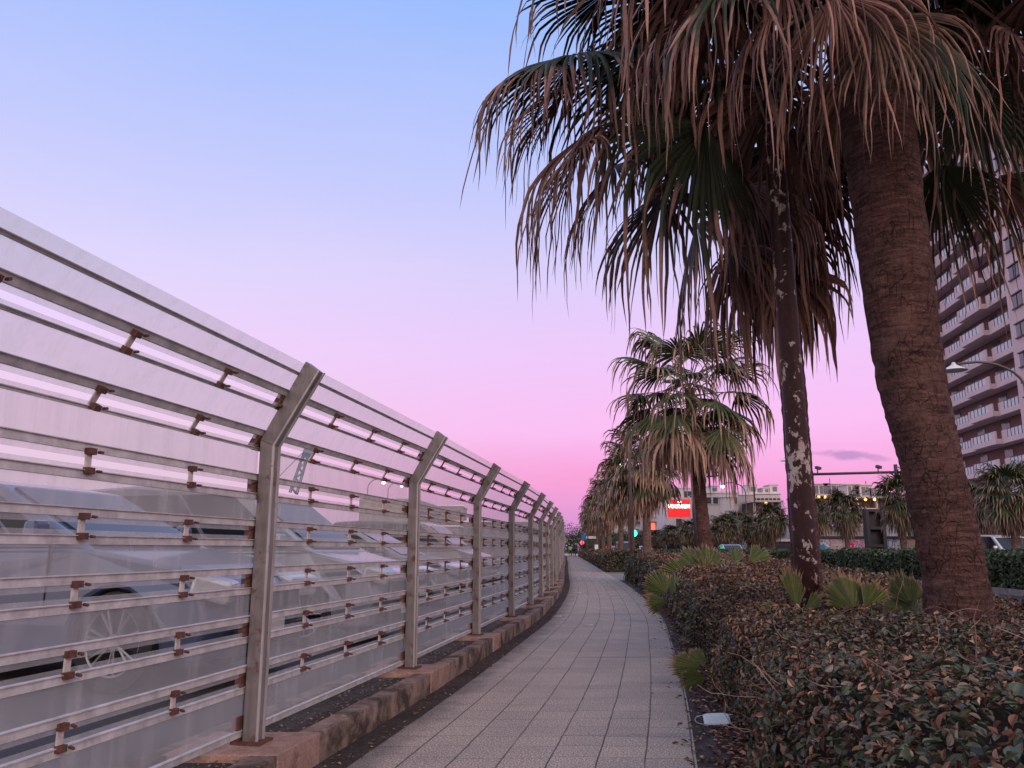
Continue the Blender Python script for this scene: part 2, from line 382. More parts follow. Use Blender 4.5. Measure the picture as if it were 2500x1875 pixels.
# raised planter kerb that carries the fence: outer stone, gravel bed, inner stone
FO = -2.22                                      # fence posts, offset from the path line
b = MB(); y = -3.0
while y < 136:
    y2 = y + (0.62 if y < 30 else 6)
    long_block(b, -2.115, -1.985 + rnd(-.003, .003), -0.05, 0.150 + rnd(-.003, .003), y, y2 - (0.012 if y < 30 else 0.0)); y = y2
b2 = MB(); long_block(b2, -2.115, -1.999, -0.05, 0.135, -3, 136)
b.v, b.f = b.v + b2.v, b.f + [tuple(i + len(b.v) for i in f) for f in b2.f]
tag(b.build("kerb", M_kerb, bevel=0.006), kind="structure")
b = MB(); long_block(b, -2.62, -2.50, -0.05, 0.150, -3, 136)
tag(b.build("inner_kerb", M_kerb, bevel=0.006), kind="structure")
b = MB(); long_block(b, -2.50, -2.118, -0.05, 0.118, -3, 136)
tag(b.build("gravel_bed", M_grav), kind="structure")

# posts positions
PY = [-3.5, -0.92, 1.72, 4.36, 6.97, 9.60, 12.13, 14.60, 17.05, 19.5, 21.95]
while PY[-1] < 132: PY.append(PY[-1] + 2.48)
pads = MB()
for y in PY:
    x = XR(y) + FO; rz = -math.atan(XR(y + .5) - XR(y - .5))
    d = 0.245
    for dy0, dy1 in ((-d, d),):
        p = []
        for z in (-0.04, 0.155):
            for (o, yy) in ((-2.53, y + dy0), (-1.980, y + dy0), (-1.980, y + dy1), (-2.53, y + dy1)):
                p.append((XR(yy) + o, yy, z))
        pads.hexa(p)
tag(pads.build("post_footing", M_pad, bevel=0.008), kind="structure")

# ------------------------------------------------------------------ the fence
random.seed(5)
fence = empty("noise_barrier_fence", (XR(4.36) + FO, 4.36, 0.15), "long curving barrier fence of clear louvred panels on rusty cranked steel posts", "fence")
KINK, TOPN, TOPZ = 1.66, 0.245, 2.075           # crank height, lean towards path, top height
def prof(h):
    """height along the panel (m above .15) -> offset towards path, z"""
    z = 0.15 + h
    if z <= KINK: return 0.0, z
    L = math.hypot(TOPN, TOPZ - KINK); t = (z - KINK) / L
    return TOPN * t, KINK + (TOPZ - KINK) * t
def fpt(y, n, z):                                # fence frame
    s = XR(y + .4) - XR(y - .4); q = math.hypot(s, .8); tx, ty = s / q, .8 / q
    return Vector((XR(y) + FO + n * ty, y - n * tx, z))
def fp2(ya, yb, t, n, z):
    a, b_ = fpt(ya, n, z), fpt(yb, n, z); return a + (b_ - a) * t
PANEL_N = -0.056                                 # sheets hang on the road side of the posts
edges = []                                       # (low, high) of each sheet along the profile
cuts = [0.035, 0.305, 0.548, 0.790, 1.033, 1.272, 1.512, 1.758, 1.995]
for k in range(8):
    edges.append((cuts[k] + (0.0 if k == 0 else 0.0135), cuts[k + 1] - (0.0 if k == 7 else 0.0135)))
post_proto = {}
for i, y in enumerate(PY):
    if y < -3.4: continue
    mb = MB(); W, Dp = 0.072, 0.080
    def ring(n0, n1, z_off0, z_off1):
        s = XR(y + .4) - XR(y - .4); q = math.hypot(s, .8); tx, ty = s / q, .8 / q
        out = []
        for (n, t, z) in ((n0, -Dp / 2, z_off0), (n1, -Dp / 2, z_off1), (n1, Dp / 2, z_off1), (n0, Dp / 2, z_off0)):
            out.append((XR(y) + FO + n * ty + t * tx, y - n * tx + t * ty, z))
        return out
    a, b_ = W / 2, -W / 2
    mb_r = [ring(b_, a, 0.15, 0.15), ring(b_, a, KINK + .01, KINK - .02),
            ring(b_ + TOPN - .01, a + TOPN - .01, TOPZ + .015, TOPZ - .038)]
    for r in range(2):
        mb.hexa(mb_r[r] + mb_r[r + 1])
    near = y < 22
    post = mb.build("post", M_post, fence, bevel=0.004 if near else 0)
    # flange strips on the path side give the H-section its line
    fl = MB()
    for sgn in (-1, 1):
        for r in range(2):
            def off(rr, dn, w0, w1):
                s = XR(y + .4) - XR(y - .4); q = math.hypot(s, .8); tx, ty = s / q, .8 / q
                return [(p[0] + dn * ty + w * tx, p[1] - dn * tx + w * ty, p[2]) for p, w in ((rr[1], w0), (rr[1], w1))]
            w0, w1 = (0.0, 0.011) if sgn < 0 else (Dp - 0.011, Dp)
            lo, hi = mb_r[r], mb_r[r + 1]
            lo_in, hi_in = off(lo, 0.0, w0, w1), off(hi, 0.0, w0, w1)
            lo_out, hi_out = off(lo, 0.010, w0, w1), off(hi, 0.010, w0, w1)
            fl.hexa([lo_in[0], lo_out[0], lo_out[1], lo_in[1], hi_in[0], hi_out[0], hi_out[1], hi_in[1]])
    fl.build("flange", M_flange, post)
    if near:
        base = fpt(y, 0, 0.162); rz = -math.atan(XR(y + .5) - XR(y - .5))
        cl = MB(); cl.box(base, (0.15, 0.15, 0.012), rz); cl.build("base_plate", M_rust, post)
        for k in range(1, 8):
            n, z = prof(cuts[k]); lean = 0 if z < KINK else -math.atan2(TOPN, TOPZ - KINK)
            cl = MB(); cl.box(fpt(y, n - 0.060 - 0.008, z), (0.034, 0.114, 0.085), rz, 0, -lean)
            for dz in (-.025, .025):
                p = fpt(y - .028, n - 0.055, z + dz); cl.tube([p, p + Vector((0.002, -0.045, 0))], 0.009, 6)
            cl.build("rusty_clamp", M_rust, post)
        cl = MB(); cl.box(fpt(y - 0.01, -0.066, 0.22), (0.035, 0.115, 0.13), rz); cl.build("rusty_clamp", M_rust, post)
far_p, far_r, far_b = MB(), MB(), MB()
nbr = 0
for i in range(1, len(PY) - 1):
    ya, yb = PY[i], PY[i + 1]; near = i <= 11; nearr = i <= 7
    for k, (lo, hi) in enumerate(edges):
        def col_pts(t, n_):
            res = []
            for h in (lo, hi):
                n, z = prof(h); res.append((fp2(ya, yb, t, n + PANEL_N + n_, z)))
            return res
        mb = MB() if near else far_p
        a0, a1 = col_pts(0.005, 0), col_pts(0.995, 0); c0, c1 = col_pts(0.005, -.005), col_pts(0.995, -.005)
        mb.hexa([a0[0], a1[0], c1[0], c0[0], a0[1], a1[1], c1[1], c0[1]])
        pane = mb.build("clear_panel", M_pane, fence) if near else None
        for side in (0, 1):
            rb = MB() if nearr else far_r
            inset = 0.022 if not (k == 0 and side == 0) else 0.0
            rh = 0.030 if not (side == 1 and k >= 5) else 0.009
            h0 = lo + inset if side == 0 else hi - inset - rh
            if k == 7 and side == 1: h0 = hi - 0.070
            hs = (h0, h0 + rh)
            P = []; dp_ = .010 if k < 5 else (.002 if side else .006)
            for h in hs:
                n, z = prof(h)
                for (t, nn) in ((0.0, -.006), (1.0, -.006), (1.0, dp_), (0.0, dp_)):
                    P.append(fp2(ya, yb, t, n + PANEL_N + nn, z))
            rb.hexa([P[3], P[2], P[1], P[0], P[7], P[6], P[5], P[4]])
            # thin lip that catches the light
            n, z = prof(h0 + rh if True else h0)
            P = []
            for dh in (0.0, 0.0035):
                n, z = prof(h0 + rh + dh)
                for (t, nn) in ((0.0, -.006), (1.0, -.006), (1.0, dp_ + .008), (0.0, dp_ + .008)):
                    P.append(fp2(ya, yb, t, n + PANEL_N + nn, z))
            rb.hexa([P[3], P[2], P[1], P[0], P[7], P[6], P[5], P[4]])
            if nearr: rb.build("rail", M_alu, pane)
    for k in range(1, 8):
        for t in (0.245, 0.5, 0.755):
            own = nbr < 48 and i >= 2
            mb = MB() if own else far_b
            h = cuts[k]; n, z = prof(h); lean = 0 if h + .15 < KINK else -math.atan2(TOPN, TOPZ - KINK)
            rz = -math.atan(XR(ya + 1.8) - XR(ya + .8)) if False else -math.atan2(fpt(yb, 0, 0).x - fpt(ya, 0, 0).x, yb - ya)
            plate = MB() if own else far_b
            plate.box(fp2(ya, yb, t, n + PANEL_N + 0.012, z), (0.006, 0.032, 0.062), rz, 0, -lean)
            if own: bro = plate.build("bracket", M_plate, fence); nbr += 1
            for sgn in (-1, 1):
                mb = MB() if own else far_b
                nn, zz = prof(h + sgn * 0.036); c = fp2(ya, yb, t, nn + PANEL_N + 0.020, zz)
                mb.box(c, (0.026, 0.036, 0.024), rz, 0, -lean)
                q = fp2(ya, yb, t + 0.012, nn + PANEL_N + 0.030, zz); mb.tube([q, q + Vector((0.022, -0.013, -0.003))], 0.006, 6)
                if own: mb.build("rusty_clip", M_rust, bro)
far_p.build("clear_panel", M_pane, fence, kind="stuff"); far_r.build("rail", M_alu, fence, kind="stuff")
far_b.build("bracket", M_rust, fence, kind="stuff")

# ------------------------------------------------------------------ leaves on hedges
def leaf_cloud(P, Nn, size, wr=0.55, seed=1, tilt=0.9, fold=0.25, fine=False):
    """P (n,3) positions, Nn (n,3) outward normals, size (n,) -> MB with one folded leaf per point"""
    rs = np.random.RandomState(seed); n = len(P)
    nn = Nn + rs.normal(0, tilt, (n, 3)); nn /= np.linalg.norm(nn, axis=1)[:, None]
    d = rs.normal(0, 1, (n, 3)); d -= (d * nn).sum(1)[:, None] * nn; d /= np.linalg.norm(d, axis=1)[:, None]
    sd = np.cross(nn, d); w = size * wr * rs.uniform(.8, 1.2, n)
    S = size[:, None]; W = w[:, None]
    pts = [P - d * S * .5, P - d * S * .18 + sd * W * .5 + nn * W * fold, P + d * S * .22 + sd * W * .42 + nn * W * fold,
           P + d * S * .5 - nn * W * fold * .6, P + d * S * .22 - sd * W * .42 + nn * W * fold, P - d * S * .18 - sd * W * .5 + nn * W * fold]
    if fine:
        def q(t, w_, sg): return P + d * S * t + sg * sd * W * w_ + nn * W * fold * w_ * 2
        prof_ = ((-.40, .24), (-.20, .46), (.04, .52), (.26, .40), (.42, .18))
        pts = [P - d * S * .5] + [q(t, w_, 1) for t, w_ in prof_] + [P + d * S * .5 - nn * W * fold * .8] + [q(t, w_, -1) for t, w_ in reversed(prof_)]
        V = np.stack(pts, axis=1).reshape(-1, 3); mb = MB(); mb.v = V.tolist(); b_ = (np.arange(n) * 12)[:, None]
        mb.f = [tuple(f) for f in np.concatenate([b_ + np.array([[0, 1, 2, 3, 4, 5, 6]]), b_ + np.array([[0, 6, 7, 8, 9, 10, 11]])]).tolist()]; return mb
    V = np.stack(pts, axis=1).reshape(-1, 3)
    mb = MB(); mb.v = V.tolist(); b_ = (np.arange(n) * 6)[:, None]
    F = np.concatenate([b_ + np.array([[0, 1, 2, 3]]), b_ + np.array([[0, 3, 4, 5]])]).tolist()
    mb.f = [tuple(f) for f in F]; return mb
def hedge_surf(n, y0, y1, o0, o1, hfun, rs, round_=0.35, power=1.0, lump=0.05):
    """random points + normals on the rounded top/sides of a hedge"""
    P = []; Nn = []
    Y = y0 + (y1 - y0) * rs.rand(n) ** power
    hh = np.array([hfun(y) for y in Y]); W = o1 - o0
    per = hh + W + hh
    s = rs.rand(n) * per
    # favour the side the path sees
    for i in range(n):
        h = hh[i]; t = s[i]
        if t < h: off, z, nx, nz = 0.0, t, -1, 0.25
        elif t < h + W: off, z, nx, nz = t - h, h, 0, 1
        else: off, z, nx, nz = W, per[i] - t, 1, 0.25
        # round the shoulders
        if z > h - round_ and off < round_:
            a = (z - (h - round_)) / round_; b_ = 1 - off / round_
            r = math.hypot(a, b_)
            if r > 1: a /= r; b_ /= r; z = h - round_ + a * round_; off = round_ * (1 - b_)
            nx, nz = -b_, a
        elif z > h - round_ and off > W - round_:
            a = (z - (h - round_)) / round_; b_ = 1 - (W - off) / round_
            r = math.hypot(a, b_)
            if r > 1: a /= r; b_ /= r; z = h - round_ + a * round_; off = W - round_ * (1 - b_)
            nx, nz = b_, a
        y = Y[i]
        lu = lump * (math.sin(y * 2.3 + off * 1.7) + math.sin(y * 5.1 - off * 4.3 + z * 6) * .6 + math.sin(y * 11 + off * 9) * .3)
        P.append((XR(y) + o0 + off + nx * lu, y, max(z + nz * lu, 0.01))); Nn.append((nx, 0, nz))
    return np.array(P), np.array(Nn)
def hedge_core(y0, y1, o0, o1, hfun, inset=0.07, rnd_=0.3):
    mb = MB(); rows = ys(y0 + inset, y1 - inset); m = 0
    for y in rows:
        h = hfun(y) - inset; W = o1 - o0
        loop = [(o0 + inset, 0), (o0 + inset, h - rnd_), (o0 + inset + rnd_ * .3, h - rnd_ * .3), (o0 + inset + rnd_, h), (o1 - inset - rnd_, h), (o1 - inset - rnd_ * .3, h - rnd_ * .3), (o1 - inset, h - rnd_), (o1 - inset, 0)]
        m = len(loop)
        for o, z in loop: mb.v.append((XR(y) + o, y, z))
    for r in range(len(rows) - 1):
        for k in range(m - 1):
            a = r * m + k; mb.f.append((a, a + 1, a + m + 1, a + m))
    mb.f.append(tuple(reversed(range(m)))); e = (len(rows) - 1) * m; mb.f.append(tuple(e + k for k in range(m)))
    return mb
def hA(y): return 0.59 + 0.30 * min(max((y - 6) / 16, 0), 1)
rs = np.random.RandomState(11)
hedge = empty("creeper_hedge", (XR(12) + 1.9, 12, 0), "broad low bed of tangled green and brown creeper around the nearest palm trunk", "hedge")
hedge_core(0.6, 30, 0.30, 3.32, hA, 0.09, 0.34).build("twig_core", M_twig, hedge)
def keep(P, Nn, size, f):
    m = np.array([f(p) for p in P]); return P[m], Nn[m], size[m]
n1 = 52000
P, Nn = hedge_surf(n1, 1.6, 9.0, 0.31, 3.36, hA, rs, 0.36, 1.1, 0.05)
P += rs.normal(0, .022, P.shape); sz = rs.uniform(.02, .048, n1)
isdry = rs.rand(n1) < (0.34 + 0.22 * (P[:, 2] > .5) * (P[:, 1] > 5.5))
leaf_cloud(P[~isdry], Nn[~isdry], sz[~isdry], .55, 3, .6, fine=True).build("green_foliage", M_ivy, hedge)
leaf_cloud(P[isdry], Nn[isdry], sz[isdry] * .9, .5, 4, .9, .4, fine=True).build("dry_foliage", M_dryleaf, hedge)
n2 = 42000
P, Nn = hedge_surf(n2, 8.6, 30.1, 0.20, 3.36, hA, rs, 0.42, 1.25, 0.045)
P += rs.normal(0, .025, P.shape); sz = rs.uniform(.035, .075, n2) * (0.8 + P[:, 1] / 40)
top = (Nn[:, 2] > .8)
isdry = rs.rand(n2) < np.where(top & (P[:, 1] > 9), 0.72, 0.22)
leaf_cloud(P[~isdry], Nn[~isdry], sz[~isdry], .55, 5, .55).build("green_foliage", M_ivy, hedge)
leaf_cloud(P[isdry], Nn[isdry], sz[isdry] * .85, .5, 6, .9, .4).build("dry_foliage", M_dryleaf, hedge)
def end_face(n, y, o0, o1, h, sgn=-1):
    return np.stack([XR(y) + rs.uniform(o0, o1, n), np.full(n, y) + rs.normal(0, .05, n), rs.uniform(0, h, n)], 1), np.tile([[0, sgn, 0.2]], (n, 1))
P, Nn = end_face(1500, 30.0, .25, 3.3, .85, 1); leaf_cloud(P, Nn, rs.uniform(.05, .10, 1500), .55, 61).build("green_foliage", M_ivy, hedge)
# bigger round leaves in the nearest corner, yellowed ones among them
n3 = 260
P, Nn = hedge_surf(n3, 1.9, 3.4, 0.55, 1.9, lambda y: 0.60, rs, 0.30, 1.0, 0.05)
P += rs.normal(0, .02, P.shape); P[:, 2] += .03
leaf_cloud(P, Nn, rs.uniform(.045, .08, n3), .74, 8, .5, .12, fine=True).build("round_foliage", M_round, hedge)
n4 = 24
P, Nn = hedge_surf(n4, 2.9, 8.0, 0.2, 3.2, lambda y: 0.60, rs, 0.38, 1.0, 0.05)
P[:, 2] += .02
leaf_cloud(P, Nn, rs.uniform(.05, .085, n4), .62, 9, .5, .3, fine=True).build("yellow_foliage", M_yellow, hedge)
vm = MB()
for i in range(520):
    Pv, Nv = hedge_surf(1, 3.0, 11, 0.3, 3.2, hA, rs, 0.38, 1.4, 0.05)
    p = Vector(Pv[0]) + Vector(Nv[0]) * .02; d = Vector((rnd(-1, 1), rnd(-1, 1), rnd(-.15, .25))).normalized(); pts = [p]
    for k in range(rnd(4, 8).__int__()):
        d = (d + Vector((rnd(-.7, .7), rnd(-.7, .7), rnd(-.45, .4)))).normalized(); p = p + d * rnd(.03, .075); pts.append(p)
    vm.tube(pts, [rnd(.0012, .0028) * (1 - .6 * k / len(pts)) for k in range(len(pts))], 4, False)
o = vm.build("dry_stems", M_vine, hedge, kind="stuff")

def hB(y): return 0.90 + 0.04 * math.sin(y * .9)
hb = empty("clipped_hedge", (XR(80) + 1.9, 80, 0), "long clipped hedge running on to the far end of the path beyond the gap", "hedge")
hedge_core(41, 134, 0.22, 3.3, hB, 0.08, .3).build("twig_core", M_twig, hb)
P, Nn = end_face(2600, 41.0, .2, 3.3, .92); leaf_cloud(P, Nn, rs.uniform(.07, .12, 2600), .6, 62).build("green_foliage", M_ivy, hb)
nb_ = 26000
P, Nn = hedge_surf(nb_, 41, 134, 0.16, 3.34, hB, rs, 0.3, 1.9, 0.06); P += rs.normal(0, .04, P.shape)
isdry = rs.rand(nb_) < .38; sz = rs.uniform(.09, .15, nb_) * (.7 + P[:, 1] / 90)
leaf_cloud(P[~isdry], Nn[~isdry], sz[~isdry], .6, 12).build("green_foliage", M_ivy, hb)
leaf_cloud(P[isdry], Nn[isdry], sz[isdry], .6, 13).build("dry_foliage", M_dryleaf, hb)
def hM(y): return 1.02 + 0.035 * math.sin(y * .8) + .02 * math.sin(y * 2.1)
for (y0, y1, n, lab) in ((13, 37.5, 26000, "dark clipped roadside hedge directly behind the nearest palm trunk"),
                         (38.3, 66, 15000, "dark clipped roadside hedge behind the peeling pole, middle of three"),
                         (70, 128, 9000, "farthest dark clipped roadside hedge, beyond the leaning middle palm trunk")):
    hm = empty("median_hedge", (XR(y0 + 5) + 9.9, y0 + 5, 0), lab, "hedge", "clipped hedges along the road median")
    hedge_core(y0, y1, 9.28, 10.55, hM, 0.07, .14).build("twig_core", M_twig, hm)
    P, Nn = hedge_surf(n, y0, y1, 9.22, 10.6, hM, rs, 0.16, 1.3, 0.035); P += rs.normal(0, .025, P.shape)
    # the end face
    ne = n // 12; Pe = np.stack([XR(y0) + rs.uniform(9.25, 10.55, ne), np.full(ne, y0) + rs.normal(0, .03, ne), rs.uniform(0, 1.02, ne)], 1)
    P = np.concatenate([P, Pe]); Nn = np.concatenate([Nn, np.tile([[0, -1, 0.2]], (ne, 1))])
    leaf_cloud(P, Nn, rs.uniform(.07, .12, len(P)) * (1 + P[:, 1] / 70 * .5), .6, 14).build("foliage", M_clip, hm)
# leaf litter along the foot of the creeper bed
nl = 5200
Yl = 3 + 20 * rs.rand(nl) ** 1.3; ol = np.abs(rs.normal(0, .13, nl)); ol = 0.30 - ol * 1.1
P = np.stack([[XR(y) for y in Yl] + ol, Yl, rs.uniform(.008, .02, nl)], 1)
lt = leaf_cloud(P, np.tile([[0, 0, 1.0]], (nl, 1)), rs.uniform(.02, .05, nl), .5, 20, .22)
tag(lt.build("leaf_litter", M_dryleaf), "dry brown leaf litter along the foot of the creeper bed", "leaf litter", kind="stuff")
nl = 500
Yl = 3 + 14 * rs.rand(nl); P = np.stack([[XR(y) for y in Yl] + rs.uniform(-1.97, -1.78, nl), Yl, rs.uniform(.006, .014, nl)], 1)
tag(leaf_cloud(P, np.tile([[0, 0, 1.0]], (nl, 1)), rs.uniform(.012, .03, nl), .5, 21, .2).build("gutter_litter", M_dryleaf), "fine dry leaf bits in the dirt beside the kerb", "leaf litter", kind="stuff")
nl = 2500
Yl = 3 + 16 * rs.rand(nl); P = np.stack([[XR(y) for y in Yl] + rs.uniform(-2.49, -2.13, nl), Yl, rs.uniform(.118, .13, nl)], 1)
tag(leaf_cloud(P, np.tile([[0, 0, 1.0]], (nl, 1)), rs.uniform(.01, .028, nl), .7, 22, .3).build("bed_gravel", flat("gravel_chip", (0.15, 0.125, 0.12), .9, 0, .5, 40)), "loose gravel chips in the bed under the fence", "gravel", kind="stuff")

# ------------------------------------------------------------------ palms
UP = Vector((0, 0, 1))
def frond(mb, base, az, el, pet, R, dry, nseg=38, npt=9, droop=1.0, rng=random, spread=118, petw=0.022, tipk=1.0, fold3=True, tone=0.0, wexp=.6, uf=.52, dirv=None, face=None):
    a = Vector((math.cos(az) * math.cos(el), math.sin(az) * math.cos(el), math.sin(el))) if dirv is None else Vector(dirv).normalized()
    p = Vector(base); d = a.copy(); pts = [p.copy()]
    steps = 5
    for k in range(steps):
        d = (d + Vector((0, 0, -0.09 * droop))).normalized(); p = p + d * pet / steps; pts.append(p.copy())
    i0 = len(mb.v)
    mb.tube(pts, [petw * (1 - .45 * k / steps) for k in range(steps + 1)], 4, False)
    mb.att += [min(1, dry * 1.0)] * (len(mb.v) - i0)
    h = pts[-1]; a2 = d
    b = a2.cross(UP)
    if b.length < .2: b = Vector((-math.sin(az), math.cos(az), 0))
    b.normalize()
    if face is not None:
        b = a2.cross(Vector(face)).normalized()
    roll = rng.uniform(-.35, .35); n = b.cross(a2).normalized()
    b = (b * math.cos(roll) + n * math.sin(roll)).normalized(); n = b.cross(a2).normalized()
    dth = R_(2 * spread) / nseg
    for s in range(nseg):
        if nseg > 22 and dry > .3 and rng.random() < .12: continue
        th = -R_(spread) + dth * (s + .5) + rng.uniform(-.1, .1) * dth
        dr = (a2 * math.cos(th) + b * math.sin(th) - n * (0.10 + .12 * abs(th))).normalized()
        Rs = R * (1 - .28 * (abs(th) / R_(spread)) ** 2) * rng.uniform(.93, 1.05)
        L = Rs * (1 + rng.choice((rng.uniform(.0, .5), rng.uniform(.3, .95))) * tipk)
        uni = uf * Rs
        wmax = uni * dth * 1.06
        q = h + dr * 0.03; dd = dr.copy(); ds = L / npt
        sn = (n + b * rng.uniform(-.1, .1)).normalized()
        twist = 0.0; tw = rng.uniform(-1.6, 1.6)
        drp = droop * rng.uniform(.7, 1.5) * (1.0 + dry * .8)
        i0 = len(mb.v); r = 0.03; kinkat = rng.uniform(.62, .9)
        for k in range(npt + 1):
            t = r / L
            w = r * dth * 1.06 if r < uni else wmax * max(0.03, max(0, 1 - (r - uni) / (L - uni)) ** wexp)
            wd = dd.cross(sn)
            if wd.length < 1e-4: wd = b.copy()
            wd.normalize(); nn = wd.cross(dd).normalized()
            if r > uni: twist = tw * (r - uni) / (L - uni)
            wd = wd * math.cos(twist) + nn * math.sin(twist)
            dv = max(dry, min(1, max(0, (t - .50) * 3.0))) + tone
            if fold3:
                mb.v += [tuple(q - wd * w / 2), tuple(q + nn * w * .28), tuple(q + wd * w / 2)]; mb.att += [dv] * 3
            else:
                mb.v += [tuple(q - wd * w / 2), tuple(q + wd * w / 2)]; mb.att += [dv] * 2
            x = r / Rs
            kk = 0.10 * drp if x < .5 else (0.55 * drp if x < kinkat else 2.6 * drp)
            dd = (dd + Vector((rng.uniform(-.09, .09), rng.uniform(-.09, .09), -1)) * kk * ds * 1.6 + (Vector((rng.uniform(-.2, .2), rng.uniform(-.2, .2), 0)) if x > kinkat else Vector((0, 0, 0)))).normalized()
            q = q + dd * ds; r += ds
        m = 3 if fold3 else 2
        for k in range(npt):
            A = i0 + k * m
            for j in range(m - 1): mb.f.append((A + j, A + j + 1, A + m + j + 1, A + m + j))
def trunk_mesh(path, rad, n=20, flare=0.0, rough=0.012, seed=0, seg=60):
    """path: list of points (spline by linear interpolation), rad: list"""
    rg = random.Random(seed); mb = MB(); pts = [Vector(p) for p in path]; L = len(pts) - 1
    rings = []
    for k in range(seg + 1):
        t = k / seg * L; i = min(int(t), L - 1); f = t - i
        p0, p1, p2, p3 = pts[max(i - 1, 0)], pts[i], pts[i + 1], pts[min(i + 2, L)]
        p = 0.5 * ((2 * p1) + (p2 - p0) * f + (2 * p0 - 5 * p1 + 4 * p2 - p3) * f * f + (3 * p1 - p0 - 3 * p2 + p3) * f ** 3)
        r = rad[i] + (rad[i + 1] - rad[i]) * f; i0 = len(mb.v); ph = rg.uniform(0, 6)
        rk = 1 + rg.uniform(-.015, .015)
        for j in range(n):
            a = 2 * math.pi * j / n
            rr = r * rk * (1 + .018 * math.sin(3 * a + k * .15) + rg.uniform(-rough, rough) / max(r, .05) * .5)
            mb.v.append((p.x + rr * math.cos(a), p.y + rr * math.sin(a), p.z))
        rings.append(i0)
    for k in range(seg):
        for j in range(n):
            j2 = (j + 1) % n; mb.f.append((rings[k] + j, rings[k] + j2, rings[k + 1] + j2, rings[k + 1] + j))
    mb.f.append(tuple(rings[-1] + j for j in range(n)))
    return mb

def big_palm(base, topp, mid, rads, label, seed, nfr, R, pet, el0, el1, group, mat, nseg=40, npt=10, skirt=0, sk_len=1.6, hand=(), tr=None, drylim=0.55, avoid=None):
    rg = random.Random(seed)
    root = empty("fan_palm", base, label, "palm tree", group)
    trunk_mesh([base] + mid + [topp], rads, 26, seed=seed, seg=110).build("trunk", tr or M_tr1, root, smooth=True)
    top = Vector(topp)
    for i in range(nfr):
        f = i / nfr
        az = i * 2.39996 + rg.uniform(-.25, .25)
        el = el0 + (el1 - el0) * f ** .9 + rg.uniform(-.1, .1)
        if avoid and avoid(az % (2 * math.pi), el): continue
        mb = MB(); mb.att = []
        dry = 0.0 if f < drylim else min(1, (f - drylim) / .18 * rg.uniform(.5, 1.2))
        frond(mb, top + Vector((0, 0, -.9 * f + .1)), az, el, pet * rg.uniform(.8, 1.15), R * rg.uniform(.85, 1.1), dry, nseg, npt, rg.uniform(.8, 1.25), rg)
        mb.build("frond", mat, root)
    for i in range(skirt):                      # dead fronds hanging against the trunk
        az = i * 2.39996 + rg.uniform(-.3, .3); f = i / max(skirt, 1)
        mb = MB(); mb.att = []
        frond(mb, top + Vector((0, 0, -.75 - sk_len * f * .7)), az, R_(-35) - rg.uniform(0, R_(35)), pet * rg.uniform(.45, .75), R * rg.uniform(.65, .95), 1.0, max(16, nseg - 14), npt, 1.6, rg, spread=80)
        mb.build("dead_frond", mat, root)
    for (hx, hy, hY, Rr, dry, spread, face) in hand:      # fronds whose blade base is placed where the picture shows it
        hp = at(hx, hy, hY); st = top + Vector((0, 0, -.3)); v = hp - st
        mb = MB(); mb.att = []
        frond(mb, st, math.atan2(v.y, v.x), 0, v.length, Rr, dry, nseg + 6, npt + 1, 0.9, rg, spread=spread, dirv=v.normalized() + Vector((0, 0, .17)), face=face)
        mb.build("frond", mat, root)
    return root
random.seed(21)
G1 = "fan palms in the planting strip beside the path"
bx = XR(6.2) + 2.02
P1b = (3.27, 6.2, 0.2)
big_palm(P1b, (3.0, 6.35, 6.75), [(3.257, 6.2, 0.9), (3.175, 6.2, 1.75), (3.085, 6.22, 2.5), (3.06, 6.28, 4.5)], [.265, .222, .218, .248, .285, .27],
         "nearest palm with a thick leaning trunk and fronds filling the top right of the view", 3, 30, 1.08, 1.35, R_(62), R_(-4), G1, M_fr, 34, 12, skirt=0, drylim=.6,
         hand=((2030, -30, 5.3, .85, .85, 80, None), (2130, 20, 5.2, .85, .5, 70, None), (2250, 40, 5.3, .9, .12, 60, None), (1900, -60, 5.2, .85, .7, 75, None), (1800, -120, 5.2, .95, .3, 90, None),
               (2395, 205, 6.7, .95, 0.0, 115, (0, -1, 0)), (2480, 60, 6.0, .95, .6, 100, None), (2300, 400, 7.0, .95, .3, 70, None), (2440, 420, 7.2, .8, .8, 80, None), (2070, 180, 7.0, .9, .9, 80, None)))
x2 = (at(1972, 1440, 7.6).x) / 7.6 * 9.0
q2 = at(1878, 110, 9.0)
big_palm((x2, 9.0, 0.2), (q2.x, 9.0, q2.z), [(x2, 9.0, 2), (x2 - .02, 9.0, 4.2)], [.165, .14, .135, .135],
         "palm standing right behind the peeling brown pole with dark fans hanging down", 8, 24, 1.15, 1.3, R_(72), R_(-10), G1, M_fr, 34, 9, skirt=16, sk_len=2.2, drylim=.8,
         hand=((1400, 95, 8.0, 1.25, 0.0, 112, None), (1360, 190, 8.0, 1.0, .8, 80, None), (1450, 270, 7.9, 1.15, .7, 95, None), (1570, 95, 8.2, 1.35, 0.0, 110, None), (1480, 380, 8.0, .95, .95, 80, None), (1715, 285, 7.5, 1.4, 0.0, 100, (0, -1, .1)),
               (1690, 540, 8.6, 1.1, .6, 85, None), (1610, 450, 8.2, 1.15, .5, 90, None), (1770, 600, 8.7, 1.15, .9, 85, None), (1870, 610, 9.5, 1.1, .9, 85, None), (1940, 560, 9.4, 1.1, .7, 85, None), (1330, 110, 7.9, 1.0, .85, 85, None), (1400, 330, 7.8, 1.05, .8, 80, None), (1820, 450, 8.7, 1.15, .85, 80, None), (1955, 320, 9.3, 1.3, 0.0, 95, None), (1990, 430, 9.4, 1.05, .6, 85, None), (1640, -20, 8.2, 1.2, .3, 100, None), (1500, -60, 8.2, 1.1, .2, 100, None)))
x3 = XR(25) + 2.35
